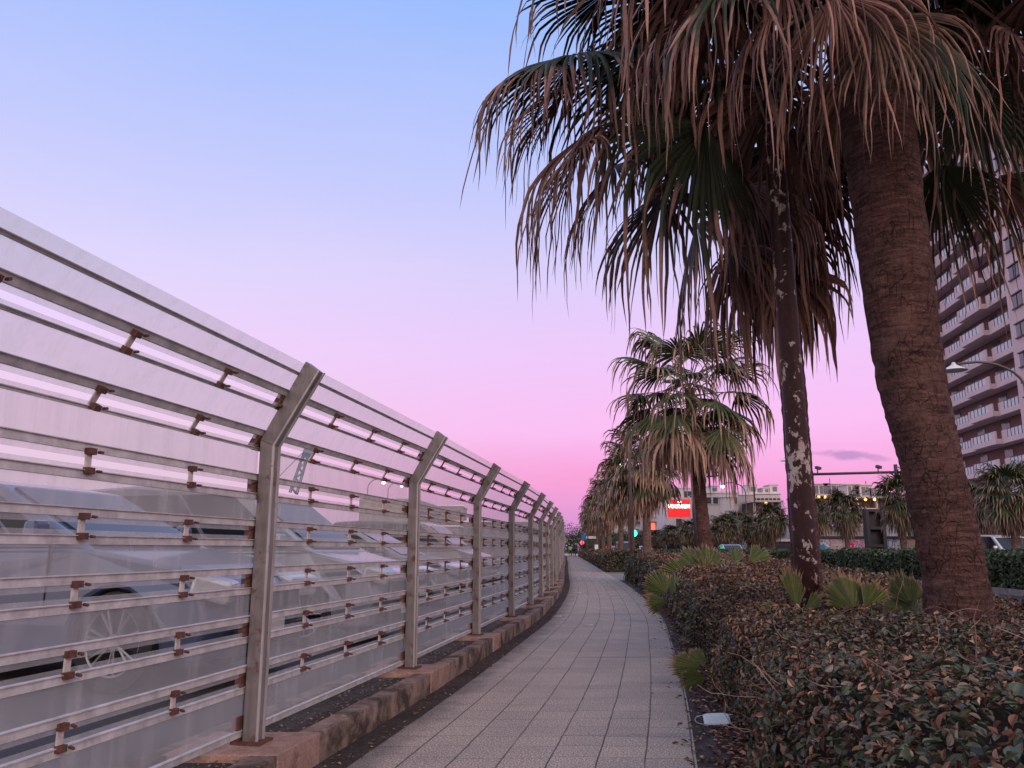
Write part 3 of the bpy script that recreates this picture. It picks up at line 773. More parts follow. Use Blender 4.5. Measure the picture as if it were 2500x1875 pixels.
big_palm((x3, 25, 0.2), (x3 - .34, 25, 6.0), [(x3 - .12, 25, 2.2), (x3 - .24, 25, 4.2)], [.23, .19, .175, .16],
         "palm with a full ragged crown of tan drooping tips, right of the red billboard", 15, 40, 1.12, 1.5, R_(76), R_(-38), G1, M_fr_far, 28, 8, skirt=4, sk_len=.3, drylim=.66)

def far_palm_proto(seed, H, nfr, R, pet, skirt, rad=.19, nseg=18, npt=6, el1=-55, sk=1.6, fm=None):
    fm = fm or M_fr_far
    rg = random.Random(seed); root = empty("fan_palm", (0, 0, 0))
    trunk_mesh([(0, 0, 0), (rg.uniform(-.1, .1), 0, H * .5), (0, 0, H)], [rad * 1.15, rad, rad * .85], 10, seed=seed, seg=14).build("trunk", M_tr2, root, smooth=True, local=True)
    cr = MB(); cr.att = []; dd = MB(); dd.att = []
    for i in range(nfr):
        f = i / nfr
        frond(cr, (0, 0, H - .5 * f), i * 2.39996 + rg.uniform(-.2, .2), R_(72) + R_(el1 - 72) * f, pet * rg.uniform(.8, 1.1), R * rg.uniform(.85, 1.1), 0 if f < .6 else rg.uniform(0, .8), nseg, npt, 1, rg, fold3=False, tipk=.6)
    for i in range(skirt):
        f = i / max(1, skirt)
        frond(dd, (0, 0, H - .5 - sk * f), i * 2.39996, R_(-40) - rg.uniform(0, .5), pet * rg.uniform(.4, .7), R * rg.uniform(.7, .95), 1.0, nseg - 3, npt, 1.6, rg, fold3=False, spread=85, tipk=.6)
    cr.build("crown", fm, root, local=True)
    if skirt: dd.build("dead_frond_skirt", fm, root, local=True)
    return root
row = [(40, 5.6, "shaggy palm with a reddish trunk directly left of the red billboard"),
       (54, 6.0, "palm trunk just left of the green traffic light"), (66.5, 6.1, "palm in the row standing over the lit car headlamp"),
       (81, 6.2, "palm in the row between the red tail lights and the white board"), (95, 6.0, "palm in the row behind the white board"),
       (108, 5.9, "palm beside the blue road sign at the far end"), (121, 5.8, "second last palm of the row at the far end"), (134, 5.7, "last palm at the far end of the row")]
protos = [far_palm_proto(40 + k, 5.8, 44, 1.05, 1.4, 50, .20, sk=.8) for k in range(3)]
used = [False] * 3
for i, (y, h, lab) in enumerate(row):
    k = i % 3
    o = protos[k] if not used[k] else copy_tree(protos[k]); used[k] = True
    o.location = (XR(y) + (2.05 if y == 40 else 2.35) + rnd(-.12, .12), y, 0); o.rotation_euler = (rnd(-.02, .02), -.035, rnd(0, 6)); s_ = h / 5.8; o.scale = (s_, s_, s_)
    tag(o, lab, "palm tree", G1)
# palms over the road: (photo x of trunk, crown centre y, distance, label)
G2 = "short fan palms across the road"
mp = [far_palm_proto(60 + k, 3.6, 52, .80, .75, 12, .16, nseg=20, el1=-48, sk=.6, fm=M_fr_gr) for k in range(3)]
usedm = [False] * 3
across = [(2060, 1240, 62, "green palm across the road left of the dark upright sign structure"), (2196, 1212, 47, "green palm across the road just right of the dark upright sign structure"),
          (2462, 1195, 40, "large bushy palm across the road at the right edge below the apartment block"), (1884, 1262, 78, "green palm across the road just left of the peeling pole"),
          (1988, 1250, 75, "palm across the road half hidden right of the peeling pole"), (1835, 1285, 84, "brownish palm across the road, second from the pole on its left"),
          (1800, 1276, 88, "palm in front of the white stepped buildings below the lit lamp"), (1768, 1284, 80, "yellowish palm in the clump right of the ragged palm trunk"),
          (1690, 1292, 90, "yellowish palm below the red billboard on its right"), (1645, 1302, 96, "dark palm directly below the red billboard"),
          (1748, 1300, 95, "dark palm behind the clump, close to the ragged palm trunk"), (1860, 1300, 96, "dark palm at the back between pole and lamp post"),
          (1600, 1310, 105, "small dark palm right of the green traffic light"), (2405, 1225, 50, "palm across the road peeking out right of the nearest trunk"),
          (1560, 1312, 118, "small palm below the green traffic light")]
for i, (px, py, y, lab) in enumerate(across):
    k = i % 3; o = mp[k] if not usedm[k] else copy_tree(mp[k]); usedm[k] = True
    c = at(px, py, y); base = at(px, 1335, y)
    s_ = max(.75, (c.z - 0) / 3.55); w = 1.05 if y < 70 else 1.15
    o.location = (c.x, y, 0); o.rotation_euler.z = rnd(0, 6); o.scale = (w * rnd(.95, 1.1), w * rnd(.95, 1.1), s_)
    tag(o, lab, "palm tree", G2)
# shrubs mass far across the road under the palms
def bush(name, c, rx, ry, rz, n, mat, label, cat, group=None, leaf=.25, seed=1):
    rg = np.random.RandomState(seed); root = empty(name, (c[0], c[1], 0), label, cat, group)
    d = rg.normal(0, 1, (n, 3)); d /= np.linalg.norm(d, axis=1)[:, None]; r = rg.uniform(.12, 1.0, n) ** .5
    lump = 1 + .18 * np.sin(d[:, 0] * 7 + d[:, 2] * 5) + .12 * np.sin(d[:, 1] * 11 + d[:, 0] * 9)
    P = np.stack([c[0] + d[:, 0] * rx * r * lump, c[1] + d[:, 1] * ry * r * lump, np.maximum(c[2] + d[:, 2] * rz * r * lump, .03)], 1)
    leaf_cloud(P, d, rg.uniform(.6, 1.3, n) * leaf, .6, seed).build("foliage", mat, root)
    st = MB()
    for k in range(5): st.tube([(c[0] + (k - 2) * .15, c[1], 0), (c[0] + (k - 2) * rx * .25, c[1], c[2] * .8)], [.06, .03], 5)
    st.build("stem", M_tr2, root); return root
for i, (px, y, rx, rz, lab) in enumerate(((1580, 125, 9, 2.3, "dark shrub mass right of the green traffic light"), (1650, 118, 7, 2.0, "dark shrub mass below the red billboard"),
                                      (1500, 150, 8, 3.0, "dark tree mass behind the red tail lights"), (1720, 112, 5, 1.6, "dark shrub mass behind the ragged palm trunk"), (1418, 175, 6, 3.8, "dark tree at the very end of the path"))):
    c = at(px, 1335, y); bush("shrub", (c.x, y, rz * .7), rx, 3, rz, 5000, M_clip, lab, "shrub", "dark shrubs along the far side", .28, 70 + i)

# young fan palms sprouting in the creeper bed
def seedling(px, py, y, leaves, label, s=1.0):
    c = at(px, py, y); root = empty("young_fan_palm", (c.x, c.y, 0.35), label, "young palm", "young fan palms sprouting in the creeper bed")
    rg = random.Random(int(px))
    for (az, el, pet, R, sprd) in leaves:
        mb = MB(); mb.att = []
        frond(mb, (c.x, c.y, c.z - .12 * s), R_(az), R_(el), pet * s, R * s, 0.0, 20, 8, .25, rg, spread=sprd, petw=.007, tipk=.10, face=(0, -1, .35), uf=.93)
        # only the outer rim is dry
        mb.att = [0 if v < .98 else .62 for v in mb.att]
        mb.build("leaf", M_seed, root)
    return root
seedling(2085, 1466, 7.3, [(75, 72, .04, .34, 86), (8, 30, .10, .32, 60)], "young palm with a broad half-disc leaf beside the foot of the peeling pole", 1.0)
seedling(1945, 1475, 7.0, [(110, 86, .10, .34, 22), (70, 82, .06, .27, 24), (200, 25, .1, .26, 22), (-20, -5, .15, .28, 20), (185, -8, .2, .3, 18), (30, 35, .1, .3, 18)], "young palm with narrow upright leaves in front of the peeling pole")
seedling(2228, 1470, 6.6, [(100, 80, .10, .26, 60), (60, 50, .05, .22, 60), (150, 40, .04, .2, 50), (-60, -20, .05, .2, 40)], "young palm with a ragged pleated fan touching the nearest trunk")
seedling(1725, 1412, 15.5, [(120, 60, .25, .62, 50), (60, 70, .2, .6, 40), (170, 20, .3, .6, 50), (10, 25, .3, .65, 50), (-70, 15, .2, .5, 50), (90, 85, .1, .4, 40)], "bushy young palm at the foot of the ragged palm")
seedling(1640, 1445, 13.0, [(150, 50, .12, .42, 55), (60, 45, .12, .42, 55), (-80, 15, .1, .42, 50), (200, 0, .1, .35, 45)], "young palm hanging over the path side of the creeper bed, mid distance")
seedling(1742, 1602, 7.0, [(175, 20, .10, .26, 45), (200, -15, .08, .24, 40), (-60, -10, .1, .24, 40), (150, 45, .06, .2, 35)], "small spiky young palm low on the path side of the creeper bed")
seedling(1800, 1378, 16.5, [(20, 30, .3, .6, 40), (80, 60, .15, .4, 40), (0, 5, .3, .5, 35)], "young palm right of the ragged palm foot with a reaching leaf")

# ------------------------------------------------------------------ peeling pole
def mat_peel():
    m, nt, bs = material("peeling_brown_paint"); v = nt.coord("Object")
    n = nt.noise(12, 7, 0.66, nt.mapping(v, (1, 1, .75)), dist=.4); zone = nt.noise(1.3, 3, .6, nt.mapping(v, (1.6, 1.6, 1), (2.2, 0, .3)))
    f = nt.ramp(nt.math("ADD", nt.math("MULTIPLY", n, .62), nt.math("MULTIPLY", zone, .38)), [(0.560, 0.0), (0.568, 1.0)])
    edge = nt.ramp(nt.math("ADD", nt.math("MULTIPLY", n, .62), nt.math("MULTIPLY", zone, .38)), [(0.548, 0.0), (0.556, 1.0)])
    pt = nt.ramp(nt.noise(20, 5, .7, v), [(0.3, (0.022, 0.008, 0.010)), (0.7, (0.055, 0.019, 0.023))])
    pt = nt.mix(edge, pt, (0.10, 0.04, 0.035))
    pr = nt.ramp(nt.noise(14, 4, .6, v), [(0.3, (0.38, 0.30, 0.27)), (0.7, (0.50, 0.44, 0.46))])
    setc(bs, nt, nt.mix(f, pt, pr), 0.55, spec=.25, normal=nt.bump(f, .5, .004)); return m
pb = at(1972, 1440, 7.6)
pole = empty("steel_pole", (pb.x, pb.y, 0), "tall brown steel pole with flaking paint rising into the palm fronds", "pole")
mb = MB(); mb.tube([(pb.x, pb.y, 0), (pb.x, pb.y, 1.2), (pb.x - .02, pb.y, 4.5), (pb.x - .04, pb.y, 9.0)], [.108, .106, .096, .084], 28)
mb.build("shaft", mat_peel(), pole, smooth=True)
mb = MB(); mb.tube([(pb.x - .04, pb.y, 8.9), (pb.x + .1, pb.y, 9.6), (pb.x + .7, pb.y, 10.0), (pb.x + 1.8, pb.y, 10.1)], [.06, .05, .04, .04], 10); mb.build("arm", flat("dark_brown_paint", (.05, .03, .03)), pole, smooth=True)
mb = MB(); mb.box((pb.x + 1.9, pb.y, 10.05), (.6, .25, .12)); mb.build("lamp_head", flat("lamp_shade_white", (.6, .58, .58)), pole, bevel=.03)

# ------------------------------------------------------------------ street lamps
M_lp = flat("lamp_pole_grey_brown", (0.10, 0.075, 0.075), .5)
def lamp(x, y, H, side, label, lit=(1, .92, .8), st=30, group="curved street lamps", arm=1.7, shade=.42):
    r = empty("street_lamp", (x, y, 0), label, "street lamp", group)
    mb = MB(); pts = [(x, y, 0), (x, y, H * .5), (x, y, H - 1.1)]
    for k in range(1, 8):
        a = math.pi / 2 * k / 7; pts.append((x + side * (1 - math.cos(a)) * arm * .7, y, H - 1.1 + math.sin(a) * 1.1))
    pts.append((x + side * arm, y, H - .08))
    mb.tube(pts, [.075, .06] + [.05] * (len(pts) - 2), 8); mb.build("pole", M_lp, r, smooth=True)
    hx = x + side * (arm + .12)
    mb = MB(); mb.tube([(hx, y, H - .02), (hx, y, H - .12), (hx, y, H - .34)], [.05, .10, shade], 12); mb.build("lamp_shade", flat("lamp_shade_white", (.6, .58, .58)), r, smooth=False)
    if lit:
        mb = MB(); mb.ball((hx, y, H - .44), .22, 10, .7); mb.build("bulb", emit("lit_bulb", (1, .95, .88), st), r, smooth=True)
    return r
for y, lab, lt_ in ((32, "unlit curved street lamp rising behind the ragged palm crown", None), (64, "curved street lamp left of the palm row, second along the path", 1), (95, "curved street lamp left of the palm row, third along the path", None), (127, "farthest curved street lamp beside the path with a pale lit bulb", 1)):
    lamp(XR(y) + .62, y, 8.0, 1, lab, lt_, 8)
lamp(XR(30) + 15.35, 30, 8.0, -1, "street lamp with a pale conical shade in front of the apartment block", None, shade=.48, arm=2.5)
p_ = at(1985, 1240, 62); lamp(p_.x, 62, 8.0, -1, "thin curved street lamp close behind the peeling pole", None)
p_ = at(1822, 1240, 88); lamp(p_.x, 88, 8.1, -1, "curved street lamp with a bright white bulb over the white buildings", 1, 60, arm=2.3)
for px, py, y, lab in ((930, 1178, 95, "lit lamp seen through the fence, left of the second post"), (975, 1186, 110, "lit lamp seen through the fence, close to the second post"), (1368, 1282, 120, "bright lamp just over the far end of the fence")):
    p_ = at(px, py, y); lamp(p_.x - 1.5, y, p_.z + .4, 1, lab, 1, 14, "distant lit lamps")

# gantry arms for road signals
M_dk = flat("dark_gantry_steel", (0.045, 0.035, 0.04), .5)
def gantry(px0, px1, ppx, py, y, label, cams=True):
    a, b_, c = at(px0, py, y), at(px1, py - 4, y), at(ppx, py, y)
    r = empty("signal_gantry", (c.x, y, 0), label, "gantry")
    mb = MB(); mb.tube([(c.x, y, 0), (c.x, y, a.z + .6)], [.14, .11], 10); mb.build("post", M_dk, r, smooth=True)
    mb = MB(); mb.tube([(a.x, y, a.z), (b_.x, y, b_.z + .05)], .08, 8)
    mb.tube([(c.x + .15, y, a.z - .7), (c.x + .32, y, a.z - .6), (c.x + .35, y, a.z + .3), (c.x + .15, y, a.z + .45)], .035, 6)
    mb.build("arm", M_dk, r, smooth=True)
    for f in ((.07, .70) if cams else (.8,)):
        q = Vector(a) + (Vector(b_) - Vector(a)) * f
        mb = MB(); mb.tube([(q.x, y, q.z), (q.x, y, q.z + .3)], .04, 6); mb.box((q.x + .05, y, q.z + .38), (.34, .2, .16), .4, 0, .2); mb.build("sensor", M_dk, r)
    return r
gantry(1980, 2215, 2188, 1158, 50, "long dark signal gantry arm behind the nearest trunk")
gantry(1690, 1762, 1692, 1166, 75, "short gantry arm sticking out right of the ragged palm trunk", False)
p0, p1 = at(2188, 1165, 50), at(1990, 1222, 110)
mb = MB()
for dz in (0, -.5):
    pts = [Vector(p0) + (Vector(p1) - Vector(p0)) * t + Vector((0, 0, dz - 1.2 * 4 * t * (1 - t) * .5)) for t in [k / 14 for k in range(15)]]
    mb.tube(pts, .022, 4)
    for p in pts[1:-1:2]: mb.ball(p, .09, 6)
tag(mb.build("hanging_wire", M_dk), "thin wires with small knobs slung from the gantry post over the roofs", "wire")

# ------------------------------------------------------------------ signals and signs
def signal(px, py, y, col, label, rad=.3):
    c = at(px, py, y); r = empty("traffic_light", (c.x + .8, y, 0), label, "traffic light")
    mb = MB(); mb.tube([(c.x + .8, y, 0), (c.x + .8, y, c.z + .3), (c.x, y, c.z + .45)], .07, 8); mb.build("pole", M_dk, r)
    mb = MB(); mb.box((c.x, y, c.z), (1.5, .25, .55)); mb.build("signal_housing", M_dk, r, bevel=.06)
    mb = MB(); mb.tube([(c.x - .3, y - .13, c.z), (c.x - .3, y - .18, c.z)], rad, 16); mb.build("lit_lens", emit("lens_" + str(px), col, 5), r)
    return r
signal(1553, 1302, 100, (0.03, 1.0, .45), "green traffic light between the palm trunks", .40)
signal(1425, 1325, 150, (1.0, .06, .10), "red traffic light low at the far end of the row", .36)
# billboard
c0, c1 = at(1629, 1219, 112), at(1686, 1262, 112)
r = empty("billboard", ((c0.x + c1.x) / 2, 112, 0), "red billboard with glowing white lettering behind the palm row", "billboard")
w, h = c1.x - c0.x, c0.z - c1.z; cx, cz = (c0.x + c1.x) / 2, (c0.z + c1.z) / 2
mb = MB(); mb.box((cx, 112.2, cz), (w + .5, .35, h + .5)); mb.build("frame", flat("board_frame_white", (.62, .55, .58)), r)
mb = MB(); mb.box((cx, 112.0, cz), (w, .08, h)); mb.build("red_board", emit("lit_red_board", (.75, .012, .02), .75), r)
mb = MB(); mb.tube([(cx, 112.3, 0), (cx, 112.3, c1.z - .25)], .38, 10); mb.build("pole", M_dk, r)
def text(body, size, loc, mat, parent, name="lettering", ext=.02, rz=0, bold=0.0):
    cu = bpy.data.curves.new(name, "FONT"); cu.body = body; cu.size = size; cu.extrude = ext; cu.align_x = "CENTER"; cu.align_y = "CENTER"; cu.offset = bold
    o = bpy.data.objects.new("t", cu); COL.objects.link(o); bpy.context.view_layer.update()
    me = bpy.data.meshes.new_from_object(o.evaluated_get(bpy.context.evaluated_depsgraph_get())); bpy.data.objects.remove(o)
    me.materials.clear(); me.materials.append(mat); ob = bpy.data.objects.new(name, me); COL.objects.link(ob)
    ob.parent = parent; ob.location = Vector(loc) - wloc(parent); ob.rotation_euler = (R_(90), 0, rz); return ob
text("VOCOMIN", .62, (cx, 111.93, cz + .22), emit("lit_white_letters", (1, .97, .9), 4), r, bold=.035)
mb = MB(); mb.ball((cx + .1, 111.95, cz + .82), .28, 12, .55); mb.build("logo_oval", emit("lit_white_letters", (1, 1, 1), 4), r)
# dark upright sign structure seen from behind
c0, c1 = at(2108, 1243, 58), at(2155, 1243, 58); zt = c0.z; X0, X1 = c0.x, c1.x
r = empty("sign_tower", ((X0 + X1) / 2, 58, 0), "dark upright sign structure with three recessed bays behind the hedge", "sign")
M_bl = flat("blackened_steel", (0.018, 0.017, 0.022), .6)
for xa in (X0 + .12, X1 - .12):
    mb = MB(); mb.box((xa, 58, zt / 2), (.26, .55, zt)); mb.build("upright", M_bl, r, bevel=.02)
mb = MB(); mb.box(((X0 + X1) / 2, 58.2, zt / 2), (X1 - X0 - .5, .08, zt - .1)); mb.build("back_panel", flat("panel_dusty_black", (0.028, 0.024, 0.03), .7), r)
for k in range(4):
    mb = MB(); mb.box(((X0 + X1) / 2, 57.98, zt - .1 - k * 1.22), (X1 - X0 - .52, .5, .2)); mb.build("crossbar", M_bl, r, bevel=.02)
# blue sign, white board, end barrier
c = at(1425, 1312, 120); r = empty("road_sign", (c.x, 120, 0), "small blue road sign at the far end of the palm row", "sign")
mb = MB(); mb.box((c.x, 120, c.z), (.75, .06, .9)); mb.build("blue_plate", flat("sign_blue", (.02, .13, .30)), r)
mb = MB(); mb.box((c.x + 1.1, 120, c.z), (1.5, .06, .35)); mb.build("white_plate", flat("sign_white", (.65, .65, .68)), r)
mb = MB(); mb.tube([(c.x + .4, 120.1, 0), (c.x + .4, 120.1, c.z + .5)], .05, 8); mb.build("pole", M_lp, r)
c = at(1457, 1343, 78); r = empty("notice_board", (c.x, 78, 0), "white upright board standing behind the hedge between palm trunks", "sign")
mb = MB(); mb.box((c.x, 78, 1.05), (.38, .06, .95)); mb.build("board", flat("sign_white", (.65, .65, .68)), r)
mb = MB(); mb.box((c.x - .14, 78.05, .5), (.04, .04, 1.0)); mb.box((c.x + .14, 78.05, .5), (.04, .04, 1.0)); mb.build("leg", M_lp, r)
c = at(1392, 1357, 136); r = empty("path_barrier", (c.x + .4, 137, 0), "low white barrier with a tall hooked post across the far end of the path", "barrier")
M_w = flat("white_paint", (.70, .66, .66))
mb = MB(); x0 = XR(137) - 1.9
for k in range(4): mb.box((x0 + k * .62, 137, .22), (.5, .06, .36))
mb.build("rail", M_w, r)
mb = MB(); mb.tube([(x0 + 2.0, 137, 0), (x0 + 2.0, 137, 1.75), (x0 + 1.9, 137, 1.95), (x0 + 1.45, 137, 1.95)], .055, 8); mb.build("hooked_post", M_w, r)

# ------------------------------------------------------------------ small things on the ground
c = at(1742, 1778, 5.2); gx, gy = XR(5.22) + .20, 5.22
q = None
# dropped face mask: pleated sheet with two ear loops
mk = empty("face_mask", (XR(5.5) + .16, 5.5, .012), "dropped pale blue-white face mask lying on the dark edge of the path", "face mask")
o0 = wloc(mk); mb = MB()
nx_, nz_ = 14, 8
for i in range(nx_ + 1):
    for j in range(nz_ + 1):
        u, v = i / nx_ - .5, j / nz_ - .5
        z = .004 + .006 * abs(math.sin(v * 14)) + .014 * (1 - 4 * v * v) * (1 - 3 * u * u) * .6
        mb.v.append((o0.x + u * .165, o0.y + v * .095 * (1 - .25 * (2 * u) ** 4), o0.z + z))
for i in range(nx_):
    for j in range(nz_):
        a = i * (nz_ + 1) + j; mb.f.append((a, a + nz_ + 1, a + nz_ + 2, a + 1))
o = mb.build("mask_sheet", flat("mask_fabric", (.50, .58, .66), .8, 0, .06, 30), mk, smooth=True)
s_ = o.modifiers.new("solid", "SOLIDIFY"); s_.thickness = .0015
for sg in (-1, 1):
    mb = MB(); pts = []
    for k in range(9):
        a = math.pi * k / 8; pts.append((o0.x + sg * (.08 + .055 * math.sin(a)), o0.y + .035 * math.cos(a), o0.z + .006))
    mb.tube(pts, .0018, 5); mb.build("ear_loop", flat("mask_fabric", (1, 1, 1)), mk)
mk.rotation_euler = (R_(38), R_(-3), R_(-6)); mk.location.z = .042
for i, (px, py, lab) in enumerate(((1437, 1528, "small pale paper scrap on the path, nearest of three"), (1361, 1506, "small pale paper scrap by the left edge of the path"), (1412, 1448, "small pale paper scrap farthest along the path"))):
    u = (px - 1250) / FPX; v = (937.5 - py) / FPX; t = -CAMH / (sp + v * cp); X, Y = u * t, (cp - v * sp) * t
    mb = MB(); pts = [(0, -.5), (.35, -.55), (.5, -.1), (.42, .5), (-.1, .42), (-.5, .3), (-.45, -.3)]; n = len(pts)
    for z in (.009, .013): mb.v += [(X + a * .14, Y + b_ * .05, z + (.006 if k % 3 == 0 and z > .01 else 0)) for k, (a, b_) in enumerate(pts)]
    mb.f = [tuple(reversed(range(n))), tuple(range(n, 2 * n))] + [(k, (k + 1) % n, n + (k + 1) % n, n + k) for k in range(n)]
    tag(mb.build("paper_scrap", flat("paper_white", (.62, .60, .60), .8, 0, .1), loc=(X, Y, .008)), lab, "litter", "paper scraps on the path")

# ------------------------------------------------------------------ people
def person(x, y, H, label, top, legs, facing=0, vest=None, step=.22, hairc=(.02, .016, .015)):
    root = empty("person", (x, y, 0), label, "person", None); k = H / 1.7
    V = [(0, 0, .98), (0, 0, 1.18), (0, .01, 1.38), (0, .01, 1.46), (0, .02, 1.56), (0, .02, 1.66),
         (.10, 0, .90), (.11, step * .5, .50), (.11, step * .7, .08), (.11, step * .7 + .13, .04),
         (-.10, 0, .90), (-.11, -step * .3, .50), (-.11, -step, .08), (-.11, -step + .13, .04),
         (.18, 0, 1.38), (.24, -.04, 1.10), (.25, .05, .86), (.25, .07, .78), (-.18, 0, 1.38), (-.24, .04, 1.10), (-.25, .12, .87), (-.25, .14, .79)]
    E_ = [(0, 1), (1, 2), (2, 3), (3, 4), (4, 5), (0, 6), (6, 7), (7, 8), (8, 9), (0, 10), (10, 11), (11, 12), (12, 13), (2, 14), (14, 15), (15, 16), (16, 17), (2, 18), (18, 19), (19, 20), (20, 21)]
    Rr = [.15, .14, .15, .06, .095, .075, .09, .06, .04, .035, .09, .06, .04, .035, .06, .045, .035, .03, .06, .045, .035, .03]
    me = bpy.data.meshes.new("body"); me.from_pydata([(a * k, b_ * k, c_ * k) for a, b_, c_ in V], E_, []); me.materials.append(legs)
    o = bpy.data.objects.new("body", me); COL.objects.link(o); o.parent = root
    sk = o.modifiers.new("skin", "SKIN"); me.skin_vertices[0]
    for i, r_ in enumerate(Rr): me.skin_vertices[0].data[i].radius = (r_ * k, r_ * k * .8)
    me.skin_vertices[0].data[0].use_root = True
    ss = o.modifiers.new("sub", "SUBSURF"); ss.levels = 1; ss.render_levels = 2
    mb = MB(); mb.tube([(0, 0, .88 * k), (0, 0, 1.1 * k), (0, .01, 1.34 * k), (0, .01, 1.46 * k)], [.20 * k, .19 * k, .23 * k, .10 * k], 12); mb.build("jacket", top, root, local=True, smooth=True)
    mb = MB(); mb.ball((0, .01 * k, 1.65 * k), .105 * k, 10, 1.1); mb.build("hair", flat("dark_hair", hairc), root, local=True, smooth=True)
    if vest:
        mb = MB(); mb.tube([(0, 0, .95 * k), (0, .0, 1.12 * k), (0, .01, 1.36 * k), (0, .01, 1.43 * k)], [.225 * k, .215 * k, .25 * k, .13 * k], 12); mb.build("safety_vest", vest, root, local=True, smooth=True)
    root.rotation_euler.z = facing; return root
c = at(1395, 1357, 118)
person(c.x - .15, 118, 1.72, "person in a bright green safety vest walking away by the fence at the far end", flat("dark_green_jacket", (.03, .10, .03)), flat("dark_trousers", (.02, .02, .025)), 0, flat("lime_vest", (.18, .75, .06), .5))
person(c.x + .55, 120, 1.74, "person in dark clothes walking beside the one in the green vest", flat("dark_coat", (.03, .025, .03)), flat("dark_trousers", (.02, .02, .025)), 0, None, -.2)

# ------------------------------------------------------------------ cars
M_tyre = flat("tyre_rubber", (.022, .021, .023), .85); M_rim = flat("alloy_rim", (.26, .26, .28), .35, .7, .1); M_trim = flat("black_trim", (.015, .015, .018), .5)
def glass_mat():
    m, nt, bs = material("car_glass"); setc(bs, nt, (.012, .017, .024), .08, spec=.35); return m
M_gl = glass_mat(); M_hl = flat("headlamp_clear", (.45, .45, .47), .12, .3, .1, 20); M_tl = flat("tail_lamp_red", (.35, .012, .012), .25, 0, .1); M_plt = flat("number_plate", (.55, .55, .50), .5, 0, .05)
def car(x, y, heading, paint, label, group, kind="hatch", tail=None, head=None, detail=True, zoff=0):
    root = empty("parked_car" if group.startswith("parked") else "car", (x, y, zoff), label, "car", group)
    van = kind == "van"
    if van:
        low = [(-2.3, .28), (-2.42, .5), (-2.40, 1.05), (1.35, 1.10), (1.55, 1.08), (2.15, .96), (2.38, .80), (2.44, .5), (2.36, .22)]
        up = [(-2.36, 1.04), (-2.28, 1.62), (-2.0, 1.83), (-.9, 1.88), (.3, 1.84), (.72, 1.74), (1.62, 1.06)]
        hw, roofw, xf, xr, rw = .90, .80, 1.52, -1.45, .35
    else:
        low = [(-2.05, .28), (-2.18, .5), (-2.12, .98), (.85, 1.00), (1.05, .985), (1.85, .86), (2.12, .70), (2.20, .46), (2.12, .20)]
        up = [(-2.08, .97), (-1.85, 1.32), (-1.3, 1.48), (-.3, 1.52), (.12, 1.46), (1.12, .96)]
        hw, roofw, xf, xr, rw = .88, .74, 1.36, -1.30, .34
    # arches cut in the lower edge (running from nose back to tail)
    arch = []
    for cx_ in (xf, xr):
        for k in range(11):
            a = math.pi * k / 10; arch.append((cx_ + (rw + .05) * math.cos(a), .22 + .10 + (rw + .05) * math.sin(a) * .98 - .10 * (k in (0, 10))))
    outl = low + [(p[0], p[1]) for p in arch] ; outl = [(a, b_) for a, b_ in outl]
    belt = max(p[1] for p in low)
    def yw(X, Z, s):
        t = 1 - .16 * max(0, (abs(X) - 1.5) / .9) ** 2
        w = hw * t
        if Z <= belt: w *= 1 - .05 * ((Z - .62) / .45) ** 2
        else: w = w * .95 + (roofw - hw * .95) * (Z - belt) / (up[2][1] - belt + .08)
        return w * s
    def loft(outline, mb, lo=False):
        cols = (-1, -.72, 0, .72, 1); n = len(outline); i0 = len(mb.v)
        for s in cols:
            for (X, Z) in outline:
                X2 = X - (.10 * s * s * (1 if X > 0 else -1) if abs(X) > 1.9 else 0)
                mb.v.append((X2, yw(X, Z, s), Z))
        for c_ in range(len(cols) - 1):
            for k in range(n):
                k2 = (k + 1) % n; a = i0 + c_ * n; mb.f.append((a + k, a + k2, a + n + k2, a + n + k))
        mb.f.append(tuple(i0 + k for k in reversed(range(n)))); e = i0 + (len(cols) - 1) * n; mb.f.append(tuple(e + k for k in range(n)))
    mb = MB(); loft(outl, mb); mb.build("body", paint, root, local=True, bevel=.035)
    mb = MB(); loft(up, mb); cab = mb.build("cabin", paint, root, local=True, bevel=.03)
    mb = MB(); mb.box((0, 0, .5), (4.0, hw * 1.78, .52)); mb.build("underbody", M_trim, root, local=True)
    # side glass
    zb, zt = belt + .03, up[2][1] - .07
    def xon(z, front):
        seg = up[-3:] if front else up[:3]
        for (xa, za), (xb, zb_) in zip(seg, seg[1:]):
            if min(za, zb_) <= z <= max(za, zb_): return xa + (xb - xa) * (z - za) / (zb_ - za)
        return seg[0][0]
    for s in (-1, 1):
        xs0, xs1 = xon(zb, False) + .16, xon(zb, True) - .22; xt0, xt1 = xon(zt, False) + .18, xon(zt, True) - .12
        divs = (0, .36, .70, 1) if van else (0, .42, .86, 1)
        for a, b_ in zip(divs, divs[1:]):
            g_ = .012; q = []
            for (f, z, lo_) in ((a + g_, zb, 1), (b_ - g_, zb, 1), (b_ - g_, zt, 0), (a + g_, zt, 0)):
                X = (xs0 + (xs1 - xs0) * f) if lo_ else (xt0 + (xt1 - xt0) * f)
                q.append((X, yw(X, z, s) + s * .012, z))
            q2 = [(p[0], p[1] - s * .03, p[2]) for p in q]
            mb = MB(); mb.hexa(q2 + q if s > 0 else q + q2); mb.build("side_window", M_gl, root, local=True)
    (xa, za), (xb, zb2) = up[-2], up[-1]
    def pane_(xa, za, xb, zb2, f0, f1, nm, sg):
        q = []
        for f, s in ((f0, -.88), (f0, .88), (f1, .86), (f1, -.86)):
            X = xa + (xb - xa) * f; Z = za + (zb2 - za) * f; q.append((X + .015 * sg - (.10 * s * s * sg if abs(X) > 1.9 else 0), yw(X, Z, s), Z + .012))
        mb = MB(); mb.hexa([(p[0] - .03 * sg, p[1], p[2] - .02) for p in q] + q); mb.build(nm, M_gl, root, local=True)
